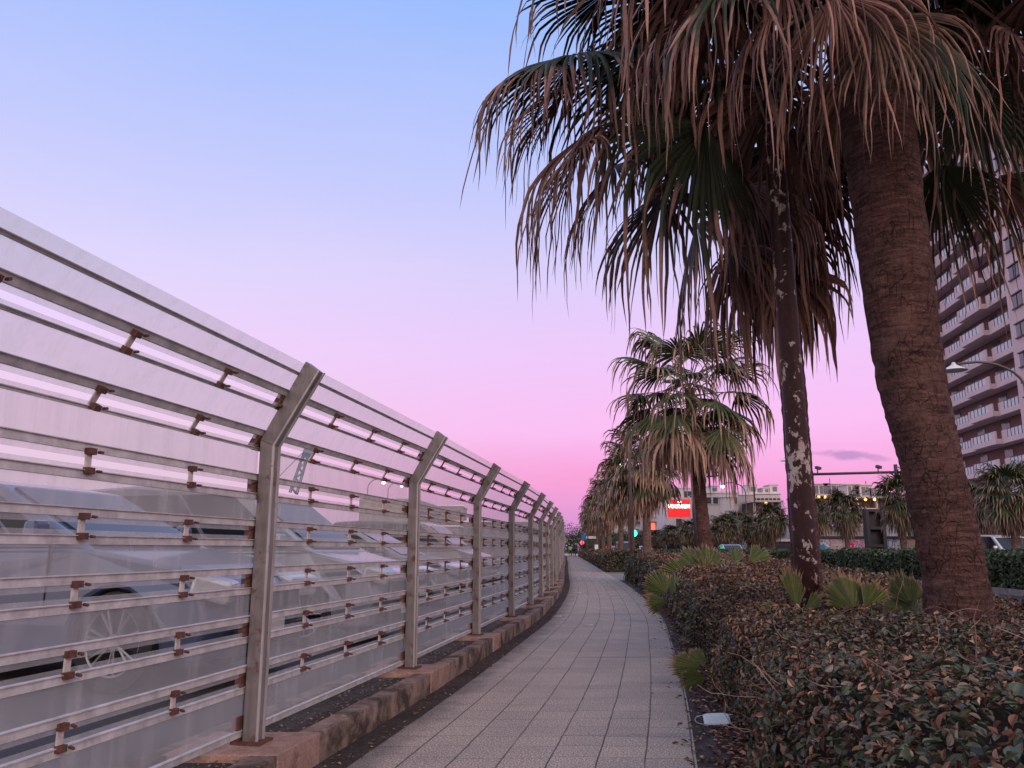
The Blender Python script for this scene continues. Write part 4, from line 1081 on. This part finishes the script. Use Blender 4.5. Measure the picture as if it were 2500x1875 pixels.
    pane_(xa, za, xb, zb2, .06, .93, "windscreen", 1)
    pane_(up[0][0], up[0][1], up[1][0], up[1][1], .15, .95, "rear_window", -1)
    for cx_ in (xf, xr):
        for s in (-1, 1):
            w_ = MB(); ring = []
            yc = s * (hw - .125)
            for dy, rr in ((-.10, rw - .04), (-.09, rw), (.09, rw), (.10, rw - .03), (.10, rw * .70), (-.10, rw * .70)):
                i0 = len(w_.v); ring.append(i0)
                for k in range(28):
                    a = 2 * math.pi * k / 28; w_.v.append((cx_ + rr * math.cos(a), yc + s * dy, .002 + rw + rr * math.sin(a)))
            for r0, r1 in zip(ring, ring[1:] + ring[:1]):
                for k in range(28):
                    k2 = (k + 1) % 28; w_.f.append((r0 + k, r0 + k2, r1 + k2, r1 + k))
            wh = w_.build("wheel", M_tyre, root, local=True, smooth=False)
            rm = MB()
            nsp = 7
            pts = [(cx_ + rw * .70 * math.cos(2 * math.pi * k / 24), yc + s * .085, rw + rw * .70 * math.sin(2 * math.pi * k / 24)) for k in range(25)]
            rm.tube(pts, .014, 6, False); rm.tube([(cx_, yc + s * .03, rw), (cx_, yc + s * .085, rw)], .055, 12)
            for k in range(nsp):
                for d_ in (-.13, .13):
                    a = 2 * math.pi * k / nsp + .2
                    rm.tube([(cx_ + .05 * math.cos(a), yc + s * .07, rw + .05 * math.sin(a)), (cx_ + rw * .68 * math.cos(a + d_), yc + s * .08, rw + rw * .68 * math.sin(a + d_))], .011, 5)
            rm.build("rim", M_rim, wh, local=True)
            if detail:
                dk = MB(); dk.tube([(cx_, yc - s * .02, rw), (cx_, yc + s * .02, rw)], rw * .69, 20); dk.build("brake_disc", M_trim, wh, local=True)
    nose = low[-2][0]; tailx = low[1][0]
    for s in (-1, 1):
        zl = .80 if van else .70
        yo = yw(nose - .1, zl, s) * .80
        mb = MB(); mb.box((nose - .13, yo, zl), (.30, .36, .16), s * -.35, 0, .25); mb.build("headlight", head or M_hl, root, local=True, bevel=.03)
        mb = MB(); mb.box((tailx + .09, s * hw * .80, 1.05 if van else .88), (.14, .18, .55 if van else .24), s * .2); mb.build("tail_light", tail or M_tl, root, local=True, bevel=.02)
        mb = MB(); mb.box((xon(zb, True) - .28, s * (hw + .09), zb + .08), (.12, .20, .14), 0, 0, 0, .85); mb.build("mirror", paint, root, local=True, bevel=.03)
        if detail:
            for f in ((-.35, .75) if not van else (-.75, .45)):
                mb = MB(); mb.box((f, s * hw * .985, .70), (.008, .02, .60)); mb.build("door_seam", M_trim, root, local=True)
            mb = MB(); mb.box((-.05, s * hw * .985, .86), (.18, .05, .035)); mb.build("door_handle", paint, root, local=True, bevel=.01)
    mb = MB(); mb.box((nose + .0, 0, .60 if not van else .66), (.05, .95, .14))
    mb.box((nose + .01, 0, .34), (.06, 1.1, .14)); mb.build("grille", M_trim, root, local=True, bevel=.01)
    mb = MB(); mb.box((nose + .045, 0, .42), (.015, .33, .165)); mb.build("number_plate", M_plt, root, local=True)
    mb = MB(); mb.box((tailx - .035, 0, .72), (.015, .33, .165)); mb.build("number_plate", M_plt, root, local=True)
    root.rotation_euler.z = heading; return root
def paint(name, col):
    m, nt, bs = material(name); setc(bs, nt, col, .32, .25); bs.inputs["Coat Weight"].default_value = .7; bs.inputs["Coat Roughness"].default_value = .06; return m
PK = "parked cars nosed up to the fence"
hd = math.atan2(-.20, .98)
car(-4.35, 7.85, hd, paint("paint_silver_blue", (.065, .09, .16)), "silver-blue hatchback parked nose to the fence, nearest car behind the panels", PK).scale = (1.04, 1.04, 1.13)
car(-3.75, 11.0, hd, paint("paint_pearl_white", (.26, .28, .33)), "tall pale grey-white minivan parked behind the silver-blue hatchback", PK, "van")
car(-3.7, 14.6, hd, paint("paint_dark_grey", (.05, .05, .06)), "dark grey hatchback parked between the pale minivan and the white hatchback", PK)
car(-3.1, 17.6, hd, paint("paint_white_b", (.30, .29, .31)), "white hatchback parked beyond the second fence post", PK)
car(-2.8, 23.0, hd, paint("paint_taupe", (.20, .16, .15)), "taupe minivan parked farthest along behind the fence", PK, "van")
DR = "cars driving on the road"
rd = lambda y: math.atan2(-1, -(XR(y + 1) - XR(y - 1)) / 2)
white = paint("paint_white_c", (.62, .63, .68))
c = at(2447, 1330, 45); car(c.x, 45, rd(45), white, "white minivan on the road behind the hedge at the right edge", DR, "van", detail=False)
c = at(1786, 1345, 72); car(c.x, 72, rd(72), paint("paint_pale_blue", (.36, .42, .50)), "pale car roof showing over the dark hedge left of the pole", DR, detail=False)
c = at(1643, 1345, 95); car(c.x, 95, rd(95), paint("paint_dark_blue", (.06, .07, .11)), "dark car showing over the hedge left of the ragged palm", DR, detail=False)
c = at(1576, 1345, 108); car(c.x, 108, rd(108), paint("paint_teal_white", (.45, .52, .53)), "light car showing under the green traffic light", DR, detail=False)
c = at(1493, 1345, 105); car(c.x, 105, rd(105) + math.pi, paint("paint_red", (.45, .012, .015)), "red car with glowing tail lights driving away beyond the hedge", DR, detail=False, tail=emit("lit_tail_lamp", (1, .05, .04), 6))
c = at(1524, 1345, 84); car(c.x, 84, rd(84), paint("paint_black", (.03, .03, .035)), "oncoming dark car with a glaring white headlamp", DR, "van", detail=False, head=emit("lit_headlamp", (1, 1, 1), 40))
# orange-lit truck beyond the lot
def truck(px, y, label, heading):
    c = at(px, 1345, y); r = empty("box_truck", (c.x, y, 0), label, "truck")
    mb = MB(); mb.box((-.6, 0, 1.75), (5.0, 2.1, 2.3)); mb.build("cargo_box", flat("truck_box_grey", (.30, .26, .25)), r, local=True, bevel=.04)
    mb = MB(); mb.box((2.75, 0, 1.3), (1.5, 2.0, 1.8), top=.9); mb.build("cab", flat("truck_cab", (.45, .43, .43)), r, local=True, bevel=.08)
    mb = MB(); mb.box((3.47, 0, 1.6), (.05, 1.6, .65)); mb.build("windscreen", M_gl, r, local=True)
    mb = MB(); mb.box((0, 0, .5), (6.6, 1.0, .25)); mb.build("chassis", M_trim, r, local=True)
    for X in (2.4, -1.8):
        for s in (-1, 1):
            mb = MB(); mb.tube([(X, s * .75, .42), (X, s * 1.0, .42)], .42, 18); mb.build("wheel", M_tyre, r, local=True)
    for s in (-1, 1):
        mb = MB(); mb.box((-3.12, s * .85, .95), (.06, .35, .22)); mb.build("tail_light", emit("lit_amber", (1, .22, .06), 9), r, local=True)
    r.rotation_euler.z = heading; return r
truck(985, 33, "grey box truck with glowing orange rear lamps seen through the fence", R_(86))

# ------------------------------------------------------------------ buildings
M_win = flat("window_glass_grey", (.045, .055, .07), .15, 0, .2, 1, spec=.8)
def block(name, x0, x1, y, dep, z0, H, colour, label, cat="building", group=None, floors=0, bays=0, wcol=None, parapet=True, ww=.62, wh=.5, roof_bits=(), mat=None, win_from=0):
    """rectangular building facing the camera with real recessed-looking windows, sills, parapet and roof huts"""
    r = empty(name, ((x0 + x1) / 2, y, 0), label, cat, group); M = mat or flat("render_" + name + str(colour), colour, .85, 0, .10, .6)
    mb = MB(); mb.box(((x0 + x1) / 2, y + dep / 2, (z0 + H) / 2), (x1 - x0, dep, H - z0)); mb.build("wall", M, r)
    if parapet:
        mb = MB(); mb.box(((x0 + x1) / 2, y + dep / 2, H + .14), (x1 - x0 + .5, dep + .5, .28)); mb.build("roof_edge", flat("roof_edge_pale", tuple(min(1, v * 1.15) for v in colour), .8), r)
    fh = (H - z0) / max(floors, 1); bw = (x1 - x0) / max(bays, 1)
    for f in range(win_from, floors):
        for b_ in range(bays):
            cx = x0 + bw * (b_ + .5); cz = z0 + fh * (f + .52)
            mb = MB(); mb.box((cx, y - .02, cz), (bw * ww, .12, fh * wh)); w = mb.build("window", wcol or M_win, r)
            mb = MB(); mb.box((cx, y - .11, cz - fh * wh / 2 - .05), (bw * ww + .2, .22, .1)); mb.build("sill", M, w)
    for (fx, w_, h_) in roof_bits:
        cx = x0 + (x1 - x0) * fx; mb = MB(); mb.box((cx, y + dep * .4, H + .28 + h_ / 2), (w_, dep * .4, h_)); mb.box((cx, y + dep * .4, H + .28 + h_ + .06), (w_ + .3, dep * .4 + .3, .12)); hut = mb.build("roof_hut", M, r)
        mb = MB(); mb.box((cx + w_ * .1, y + dep * .2 - .03, H + .28 + h_ * .5), (w_ * .5, .1, h_ * .55)); mb.build("louvre", flat("louvre_grey", (.16, .15, .18)), hut)
    return r
def bpx(name, xa, xb, ytop, y, dep, colour, label, **k):
    a, b_ = at(xa, ytop, y), at(xb, ytop, y); return block(name, a.x, b_.x, y, dep, 0, a.z, colour, label, **k)
bpx("department_store", 1722, 1801, 1204, 150, 14, (.66, .60, .60), "white stepped department store with a planted roof right of the ragged palm trunk", floors=4, bays=5, roof_bits=((.38, 1.6, 1.2),), win_from=3, ww=.7, wh=.42)
bpx("store_annex", 1762, 1793, 1214, 148, 2, (.64, .58, .60), "plain pale stair wing standing in front of the department store")
bpx("low_annex", 1800, 1840, 1208, 156, 10, (.42, .38, .40), "grey annex between the department store and the terraced car park")
bpx("grey_terrace", 1836, 1905, 1206, 160, 10, (.60, .54, .54), "terraced car park section left of the peeling pole", floors=4, bays=7, win_from=2, ww=.75, wh=.4, roof_bits=((.12, 2, 1.6), (.62, 1.2, 1.0), (.9, 1.6, 1.6)))
bpx("white_tower_block", 1596, 1626, 1150, 175, 12, (.60, .54, .57), "pale windowless tower behind the palms left of the billboard")
bpx("pink_white_slab", 1622, 1702, 1192, 165, 12, (.70, .62, .66), "tall pale slab building right behind the red billboard", floors=5, bays=2, win_from=4)
bpx("dark_sign_pylon", 1688, 1700, 1210, 120, 1.2, (.06, .06, .11), "narrow dark blue pylon beside the billboard", parapet=False)
bpx("long_store", 1490, 1604, 1262, 150, 12, (.64, .58, .60), "long pale store behind the middle palm trunks with grey banners", floors=3, bays=6, win_from=1, ww=.8, wh=.28)
bpx("banner_wall", 1566, 1584, 1258, 140, 1.5, (.50, .47, .50), "pale advertising wall with two grey text panels above the green light", floors=2, bays=1, ww=.8, wh=.6, wcol=flat("banner_grey", (.26, .25, .30)), parapet=False)
bpx("red_lit_shop", 1586, 1600, 1272, 138, 2, (.55, .22, .18), "small shop front with glowing red panels next to the banner wall", floors=3, bays=1, ww=.8, wh=.55, wcol=emit("lit_red_sign", (1, .13, .09), 1.6), parapet=False)
# long terraced mall with rows of lamps
def terrace(xa, xb, ytop, y, dep, label, bits, lampsx, tiers=((0, 0), (1, 62))):
    a, b_ = at(xa, ytop, y), at(xb, ytop, y); H = a.z; r = empty("terraced_mall", ((a.x + b_.x) / 2, y, 0), label, "building", "terraced mall buildings")
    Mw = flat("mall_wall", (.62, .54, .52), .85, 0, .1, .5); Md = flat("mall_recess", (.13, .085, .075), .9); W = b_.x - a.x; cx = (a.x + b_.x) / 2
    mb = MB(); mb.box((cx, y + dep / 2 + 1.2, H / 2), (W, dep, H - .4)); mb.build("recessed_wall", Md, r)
    for k in range(4):
        z = H - k * 2.9
        mb = MB(); mb.box((cx, y + dep / 2, z - .15), (W + .4, dep + 2.4, .3)); s_ = mb.build("roof_slab" if k == 0 else "terrace_slab", Mw, r)
        if k > 0:
            mb = MB(); mb.box((cx, y - 1.1, z + .45), (W + .4, .15, .9)); mb.build("parapet", Mw, s_)
    for k in range(int(W / 3.2) + 1):
        mb = MB(); mb.box((a.x + .3 + k * 3.2, y + .3, H / 2), (.35, .35, H)); mb.build("column", Mw, r)
    for (fx, w_, h_) in bits:
        X = a.x + W * fx; mb = MB(); mb.box((X, y + 5, H + h_ / 2), (w_, 4, h_)); mb.box((X, y + 5, H + h_ + .08), (w_ + .5, 4.5, .16)); hut = mb.build("roof_hut", Mw, r)
        for e in (-.28, .05, .3):
            mb = MB(); mb.box((X + w_ * e, y + 2.97, H + h_ * .52), (w_ * .2, .1, h_ * .7)); mb.build("louvre", flat("louvre_grey", (.16, .15, .18)), hut)
    for (px, tier) in lampsx:
        p = at(px, ytop, y - 1); zz = H - .55 - tier * 2.9
        mb = MB(); mb.ball((p.x, y - .9, zz), .26, 8); mb.build("ceiling_lamp", emit("warm_lamp", (1, .50, .16), 3.5), r, smooth=True)
        mb = MB(); mb.tube([(p.x, y + .9, zz + .2), (p.x, y + 1.0, zz - .1)], .9, 10); 
    return r
terrace(1982, 2094, 1207, 145, 12, "long terraced mall with warm lamps under its roof behind the leftmost mural palm", ((.34, 2.6, 2.0), (.62, 3.2, 2.0), (.88, 2.6, 1.7)), ((1990, 0), (1999, 0), (2015, 0), (2030, 0), (2045, 0), (2078, 0), (2000, 1), (2016, 1), (2086, 1)))
terrace(2090, 2300, 1212, 140, 12, "long terraced mall with warm lamps behind the dark sign structure", ((.06, 2.2, 2.2), (.17, 3.0, 2.1), (.32, 2.0, 1.6)), ((2091, 0), (2113, 0), (2135, 0), (2115, 1), (2137, 1), (2158, 1)))
terrace(1838, 1905, 1222, 148, 6, "lower terraced mall wing with warm lamps left of the peeling pole", (), ((1870, 0), (1871, 1)))
for px, y, z1, z0, lab in ((2025, 120, 1165, 1207, "thin roof antenna left above the terraced mall"), (2113, 120, 1172, 1200, "thin roof antenna right above the terraced mall")):
    a, b_ = at(px, z1, y), at(px, z0, y); mb = MB(); mb.tube([(a.x, 146, b_.z), (a.x, 146, a.z * 1.18)], .06, 5); mb.tube([(a.x - .7, 146, a.z * 1.05), (a.x + .7, 146, a.z * 1.05)], .03, 4)
    mb.v = [(v[0] * 146 / 120 if False else v[0] + (at(px, z1, 146).x - a.x), v[1], v[2]) for v in mb.v]
    tag(mb.build("roof_antenna", M_dk, loc=(at(px, z1, 146).x, 146, b_.z)), lab, "antenna")
# low cream shop, white house, mural
bpx("cream_shop", 1980, 2106, 1284, 100, 7, (.62, .57, .50), "long cream single storey shop behind the mural wall", floors=1, bays=3, ww=.92, wh=.72, wcol=flat("cream_panel", (.46, .42, .37), .8))
bpx("dark_awning_shop", 1850, 1962, 1322, 104, 5, (.10, .06, .055), "low dark shop front left of the peeling pole", floors=1, bays=5, ww=.8, wh=.5)
bpx("pale_roof_hall", 1795, 1925, 1266, 112, 9, (.46, .44, .48), "pale grey hall roof behind the palms left of the pole")
bpx("cream_upper_store", 1984, 2110, 1242, 125, 10, (.50, .44, .42), "pale stepped store behind the cream shop", floors=2, bays=3, win_from=1, ww=.6, wh=.3)
bpx("blue_grey_shed", 2150, 2188, 1286, 98, 5, (.26, .28, .34), "blue-grey shed right of the dark sign structure", floors=2, bays=1, ww=.9, wh=.3)
bpx("white_house", 2180, 2300, 1270, 96, 6, (.60, .60, .65), "small white house with a dark window behind the right of the mural", floors=1, bays=5, ww=.3, wh=.4)
bpx("brown_shop_row", 2340, 2700, 1270, 78, 8, (.20, .13, .13), "brownish shop row under the apartment block", floors=2, bays=10, ww=.7, wh=.35)
def mural_mat(i, cols):
    m, nt, bs = material("mural_paint_%d" % i); v = nt.mapping(nt.coord("Object"), (1, 1, 1), (i * 3.7, 0, i * 1.3))
    n = nt.noise(.75, 3, .55, v, dist=2.2); n2 = nt.noise(2.4, 3, .6, v, dist=1.4)
    c = nt.ramp(n, [(p, col) for p, col in zip((.30, .42, .5, .56, .66), cols)], "CONSTANT")
    c = nt.mix(nt.ramp(n2, [(.56, 0.0), (.6, .8)]), c, cols[i % 5]); setc(bs, nt, c, .7); return m
wa, wb = at(1978, 1319, 92), at(2262, 1306, 92)
r = empty("mural_wall", ((wa.x + wb.x) / 2, 92, 0), "low boundary wall painted with colourful abstract mural panels", "wall")
W = wb.x - wa.x; cols = [((.03, .25, .42), (.65, .60, .62), (.62, .03, .16), (.62, .56, .58), (.10, .35, .42)), ((.60, .55, .55), (.50, .30, .34), (.58, .56, .50), (.45, .08, .14), (.42, .48, .30)),
        ((.68, .015, .07), (.70, .50, .58), (.75, .06, .14), (.20, .55, .72), (.60, .35, .22)), ((.68, .68, .75), (.02, .20, .60), (.70, .68, .72), (.05, .38, .75), (.62, .02, .06)), ((.58, .56, .62), (.62, .60, .64), (.16, .12, .22), (.55, .55, .66), (.30, .26, .36)), ((.55, .32, .18), (.60, .50, .44), (.30, .38, .36), (.58, .40, .24), (.62, .58, .52))]
zw = wa.z + .15
for i in range(6):
    xa, xb = wa.x + W * i / 6, wa.x + W * (i + 1) / 6
    mb = MB(); mb.box(((xa + xb) / 2, 92, zw / 2), (xb - xa - .06, .18, zw)); mb.build("mural_panel", mural_mat(i, cols[i]), r)
mb = MB(); mb.box(((wa.x + wb.x) / 2, 92, zw + .14), (W + .2, .4, .30)); mb.build("coping", flat("coping_dark", (.05, .035, .045)), r)
for px, py, y, lab in ((1992, 1300, 99, "white wall lamp on the cream shop front"),):
    p = at(px, py, y); mb = MB(); mb.tube([(p.x, y - .1, p.z + .1), (p.x, y - .4, p.z + .1)], .05, 6); mb.ball((p.x, y - .5, p.z), .16, 8); tag(mb.build("wall_lamp", emit("lit_bulb2", (1, .93, .8), 7), loc=tuple(p)), lab, "lamp")

# apartment block: facade runs beside the road, seen obliquely
ap = empty("apartment_block", (44.1 + .12 * 95, 95, 0), "tall pink apartment block with tiers of glass-fronted balconies at the right edge", "building")
tx, ty = .119, .993; nx, ny = -.993, .119
def A(a, o, z): return Vector((44.1 + .12 * 82 + tx * a + nx * o, 82 + ty * a + ny * o, z))
def abox(mb, a0, a1, o0, o1, z0, z1): mb.hexa([A(a0, o0, z0), A(a1, o0, z0), A(a1, o1, z0), A(a0, o1, z0), A(a0, o0, z1), A(a1, o0, z1), A(a1, o1, z1), A(a0, o1, z1)])
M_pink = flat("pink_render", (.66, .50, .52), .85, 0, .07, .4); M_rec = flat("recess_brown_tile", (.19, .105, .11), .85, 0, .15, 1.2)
M_bg = flat("balcony_frosted_glass", (.55, .58, .64), .25, 0, .12, 2); M_fr2 = flat("dark_frame", (.045, .04, .05), .5)
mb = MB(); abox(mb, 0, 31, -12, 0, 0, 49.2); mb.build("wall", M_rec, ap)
mb = MB(); abox(mb, -.4, 31.6, -12.5, 2.0, 49.2, 50.1); mb.build("roof_edge", M_pink, ap)
mb = MB(); abox(mb, -26, 0, -12, 2.2, 0, 47.4); mb.build("side_wing", M_pink, ap)
FH = 3.05
for f in range(1, 16):
    z = f * FH + .3
    for k in range(5):
        a0 = .05 + k * 6.2; a1 = a0 + 6.15; out = (1.5, 2.1, 1.5, 2.1, 1.5)[k]
        mb = MB(); abox(mb, a0, a1, 0.003, out, z - .18, z + .38)
        bal = mb.build("balcony", M_pink, ap)
        ga0, ga1 = a0 + .9, a1 - (.5 if k % 2 else 1.3)
        gm = MB(); n = 5; st = (ga1 - ga0) / n
        for j in range(n): abox(gm, ga0 + j * st + .05, ga0 + (j + 1) * st - .05, out - .10, out - .05, z + .40, z + 1.22)
        gm.build("glass_railing", M_bg, bal)
        gm = MB(); abox(gm, ga0, ga1, out - .13, out - .02, z + 1.22, z + 1.30); abox(gm, ga0, ga1, out - .115, out - .035, z + .38, z + .40)
        for j in range(n + 1): abox(gm, ga0 + j * st - .045, ga0 + j * st + .045, out - .13, out - .02, z + .38, z + 1.22)
        gm.build("rail_frame", M_fr2, bal)
        for q0, q1 in ((ga1, a1), (a0, ga0)):
            gm = MB(); abox(gm, q0, q1, out - .14, out, z + .38, z + 1.22); gm.build("solid_parapet", M_pink, bal)
        if k < 4:
            gm = MB(); abox(gm, a0 + 1.0, a0 + 2.9, -.05, .06, z + .4, z + 2.5); gm.build("window", M_win, ap)
    if f % 1 == 0:
        mb = MB(); abox(mb, .1, 31, 0.003, .35, z - .16, z - .08)
for f in range(1, 15):
    z = f * FH + .9
    for a_ in (-2.2, -5.2):
        mb = MB(); abox(mb, a_ - .95, a_ + .95, 2.15, 2.27, z, z + 1.35); w = mb.build("window", M_win, ap)
        mb = MB(); abox(mb, a_ - 1.08, a_ + 1.08, 2.20, 2.40, z - .12, z); abox(mb, a_ - 1.08, a_ + 1.08, 2.20, 2.40, z + 1.35, z + 1.47); abox(mb, a_ - .04, a_ + .04, 2.271, 2.31, z, z + 1.35); mb.build("window_frame", M_fr2, w)

# overpass far down the path
c = at(1392, 1318, 420); r = empty("overpass", (c.x, 420, 0), "low pale road bridge crossing the far end of the view", "bridge")
mb = MB(); mb.box((c.x, 424, 6.0), (110, 9, 1.4)); mb.build("deck", flat("overpass_pale", (.55, .50, .52)), r)
mb = MB(); mb.box((c.x, 419.3, 7.3), (110, .3, 1.3)); mb.build("parapet", flat("overpass_dark", (.10, .08, .09)), r)
for k in range(-3, 4): mb = MB(); mb.box((c.x + k * 16, 424, 2.7), (2, 5, 5.4)); mb.build("pier", flat("overpass_pale", (1, 1, 1)), r)

# ------------------------------------------------------------------ beyond the fence
def lbx(name, xa, xb, ytop, y, dep, colour, label, **k): return bpx(name, xa, xb, ytop, y, dep, colour, label, **k)
lbx("warehouse", -300, 330, 1318, 210, 20, (.28, .26, .28), "long low grey warehouse behind the lot at the far left", floors=1, bays=12, ww=.4, wh=.3)
lbx("warehouse", 300, 960, 1308, 230, 20, (.26, .235, .24), "long low warehouse behind the parked cars", floors=2, bays=14, ww=.5, wh=.25)
lbx("factory_shed", 930, 1120, 1286, 150, 15, (.25, .20, .19), "brown factory shed seen through the second fence bay", floors=2, bays=6, ww=.5, wh=.25)
lbx("tower_shed", 1035, 1130, 1236, 170, 15, (.24, .19, .185), "higher brown building seen through the fence by the second post", floors=4, bays=4, ww=.5, wh=.3)
lbx("depot", 1110, 1345, 1275, 160, 20, (.22, .18, .18), "brown depot buildings seen through the far fence bays", floors=2, bays=9, ww=.5, wh=.3)
# harbour crane: slanting lattice boom
r = None; a, b_ = at(716, 1205, 260), at(752, 1092, 260)
r = empty("harbour_crane", (a.x, 260, 0), "tall blue-grey lattice crane boom slanting up beyond the fence", "crane"); Mc = flat("crane_blue_grey", (.10, .14, .20))
A0, A1 = Vector(a), Vector(b_); dv = (A1 - A0).normalized(); sd = dv.cross(Vector((0, 1, 0))).normalized(); mb = MB()
for s in (-1, 1):
    for t in (-1, 1): mb.tube([A0 + sd * s * 1.1 + Vector((0, t * 1.0, 0)), A1 + sd * s * .7 + Vector((0, t * .7, 0))], .22, 5)
L = (A1 - A0).length; n = 9
for k in range(n):
    f0, f1 = k / n, (k + 1) / n; w0, w1 = 1.1 - .4 * f0, 1.1 - .4 * f1
    for t in (-1, 1): mb.tube([A0 + dv * L * f0 + sd * w0 * (1 if k % 2 else -1) + Vector((0, t, 0)), A0 + dv * L * f1 + sd * w1 * (-1 if k % 2 else 1) + Vector((0, t, 0))], .16, 4)
mb.build("boom", Mc, r)
mb = MB(); mb.box((A1.x, 260, A1.z - 2), (2.6, 2.4, 3.2), .1, 0, .4); mb.build("boom_head", Mc, r, bevel=.3)
mb = MB(); mb.box((A0.x - .5, 260, 8), (5, 5, 16), top=.5); mb.build("tower_base", Mc, r)
mb = MB(); mb.tube([A1, (A0.x - 12, 260, 16)], .12, 4); mb.tube([(A0.x - 12, 260, 16), (A0.x - 12, 260, 0)], .5, 6); mb.build("back_stay", Mc, r)

# ------------------------------------------------------------------ sky and light
w = bpy.data.worlds.new("World"); scene.world = w; w.use_nodes = True; nt = NT(w.node_tree)
bg = w.node_tree.nodes["Background"]
tc = nt.coord("Generated"); nv = nt.new("ShaderNodeVectorMath", operation="NORMALIZE"); nt.link(tc, nv.inputs[0]); sx = nt.new("ShaderNodeSeparateXYZ"); nt.link(nv.outputs[0], sx.inputs[0])
X, Y, Z = sx.outputs
soft = nt.math("MULTIPLY", nt.math("SUBTRACT", nt.noise(2.4, 5, .62, nt.mapping(nv.outputs[0], (1, 1, 3))), .5), .075)
Zs = nt.math("ADD", Z, soft)
L_ = lin
right = nt.ramp(Zs, [(0.0, L_((186, 146, 200))), (0.03, L_((222, 152, 212))), (0.075, L_((249, 163, 218))), (0.14, L_((252, 192, 244))), (0.235, L_((240, 202, 251))), (0.33, L_((220, 208, 252))), (0.42, L_((196, 203, 254))), (0.60, L_((156, 190, 254))), (.8, (.48, .62, 1.0)), (1.0, (.78, .82, 1.05))])
left = nt.ramp(Zs, [(0.0, L_((216, 190, 208))), (0.06, L_((228, 198, 220))), (0.15, L_((240, 208, 238))), (0.24, L_((238, 212, 252))), (0.32, L_((224, 215, 254))), (0.40, L_((204, 207, 254))), (0.50, L_((182, 198, 254))), (0.66, L_((150, 186, 254))), (.8, (.48, .62, 1.0)), (1.0, (.78, .82, 1.05))])
fx = nt.ramp(nt.math("ADD", nt.math("MULTIPLY", X, 0.5), .5), [(0.28, 0.0), (0.55, 1.0)], "EASE")
front = nt.mix(fx, left, right)
# sunset glow behind the viewer
back = nt.ramp(Z, [(0.0, (1.1, .72, .62)), (0.12, (1.25, .9, .8)), (0.35, (1.15, 1.0, 1.0)), (0.7, (.88, .86, .98)), (1.0, (.78, .82, 1.05))])
fb = nt.ramp(nt.math("ADD", nt.math("MULTIPLY", Y, 0.5), .5), [(0.25, 0.0), (0.62, 1.0)], "EASE")
sky = nt.mix(fb, back, front)
# one small mauve cloud low on the right
cx_, cz_ = .38, .072
cd = at(2068, 1110, 100) - Vector((0, 0, CAMH)); cd.normalize()
for (px, py, wx, wz, amt) in ((2068, 1110, .030, .0075, .75), (2140, 1118, .016, .0055, .5), (1985, 1106, .012, .003, .25)):
    cd = at(px, py, 100) - Vector((0, 0, CAMH)); cd.normalize()
    dx = nt.math("DIVIDE", nt.math("SUBTRACT", X, cd.x), wx); dz = nt.math("DIVIDE", nt.math("SUBTRACT", nt.math("ADD", Z, nt.math("MULTIPLY", X, .10)), cd.z + cd.x * .10), wz)
    rr = nt.math("SQRT", nt.math("ADD", nt.math("MULTIPLY", dx, dx), nt.math("MULTIPLY", dz, dz)))
    rr = nt.math("ADD", rr, nt.math("MULTIPLY", nt.math("SUBTRACT", nt.noise(38, 5, .6, nt.mapping(nv.outputs[0], (1, 1, 2.5))), .5), 1.5))
    yy = nt.math("GREATER_THAN", Y, 0.0)
    sky = nt.mix(nt.math("MULTIPLY", nt.math("MULTIPLY", nt.ramp(rr, [(0.35, 1.0), (1.0, 0.0)], "EASE"), amt), yy), sky, L_((182, 142, 196)))
nt.link(sky, bg.inputs[0]); bg.inputs[1].default_value = 1.0
sl = bpy.data.lights.new("sun", "SUN"); sl.energy = 1.35; sl.angle = R_(24); sl.color = (1.0, .72, .64)
so = bpy.data.objects.new("sun", sl); COL.objects.link(so); so.location = (20, -40, 30)
so.rotation_euler = Vector((0.55, -1.0, 0.5)).to_track_quat("Z", "Y").to_euler()

scene.render.engine = "CYCLES"
scene.cycles.max_bounces = 6; scene.cycles.transparent_max_bounces = 24; scene.cycles.diffuse_bounces = 3; scene.cycles.glossy_bounces = 3; scene.cycles.transmission_bounces = 2
scene.cycles.use_denoising = True
scene.view_settings.view_transform = "Standard"; scene.view_settings.look = "None"; scene.view_settings.exposure = 0.0; scene.view_settings.gamma = 1.0
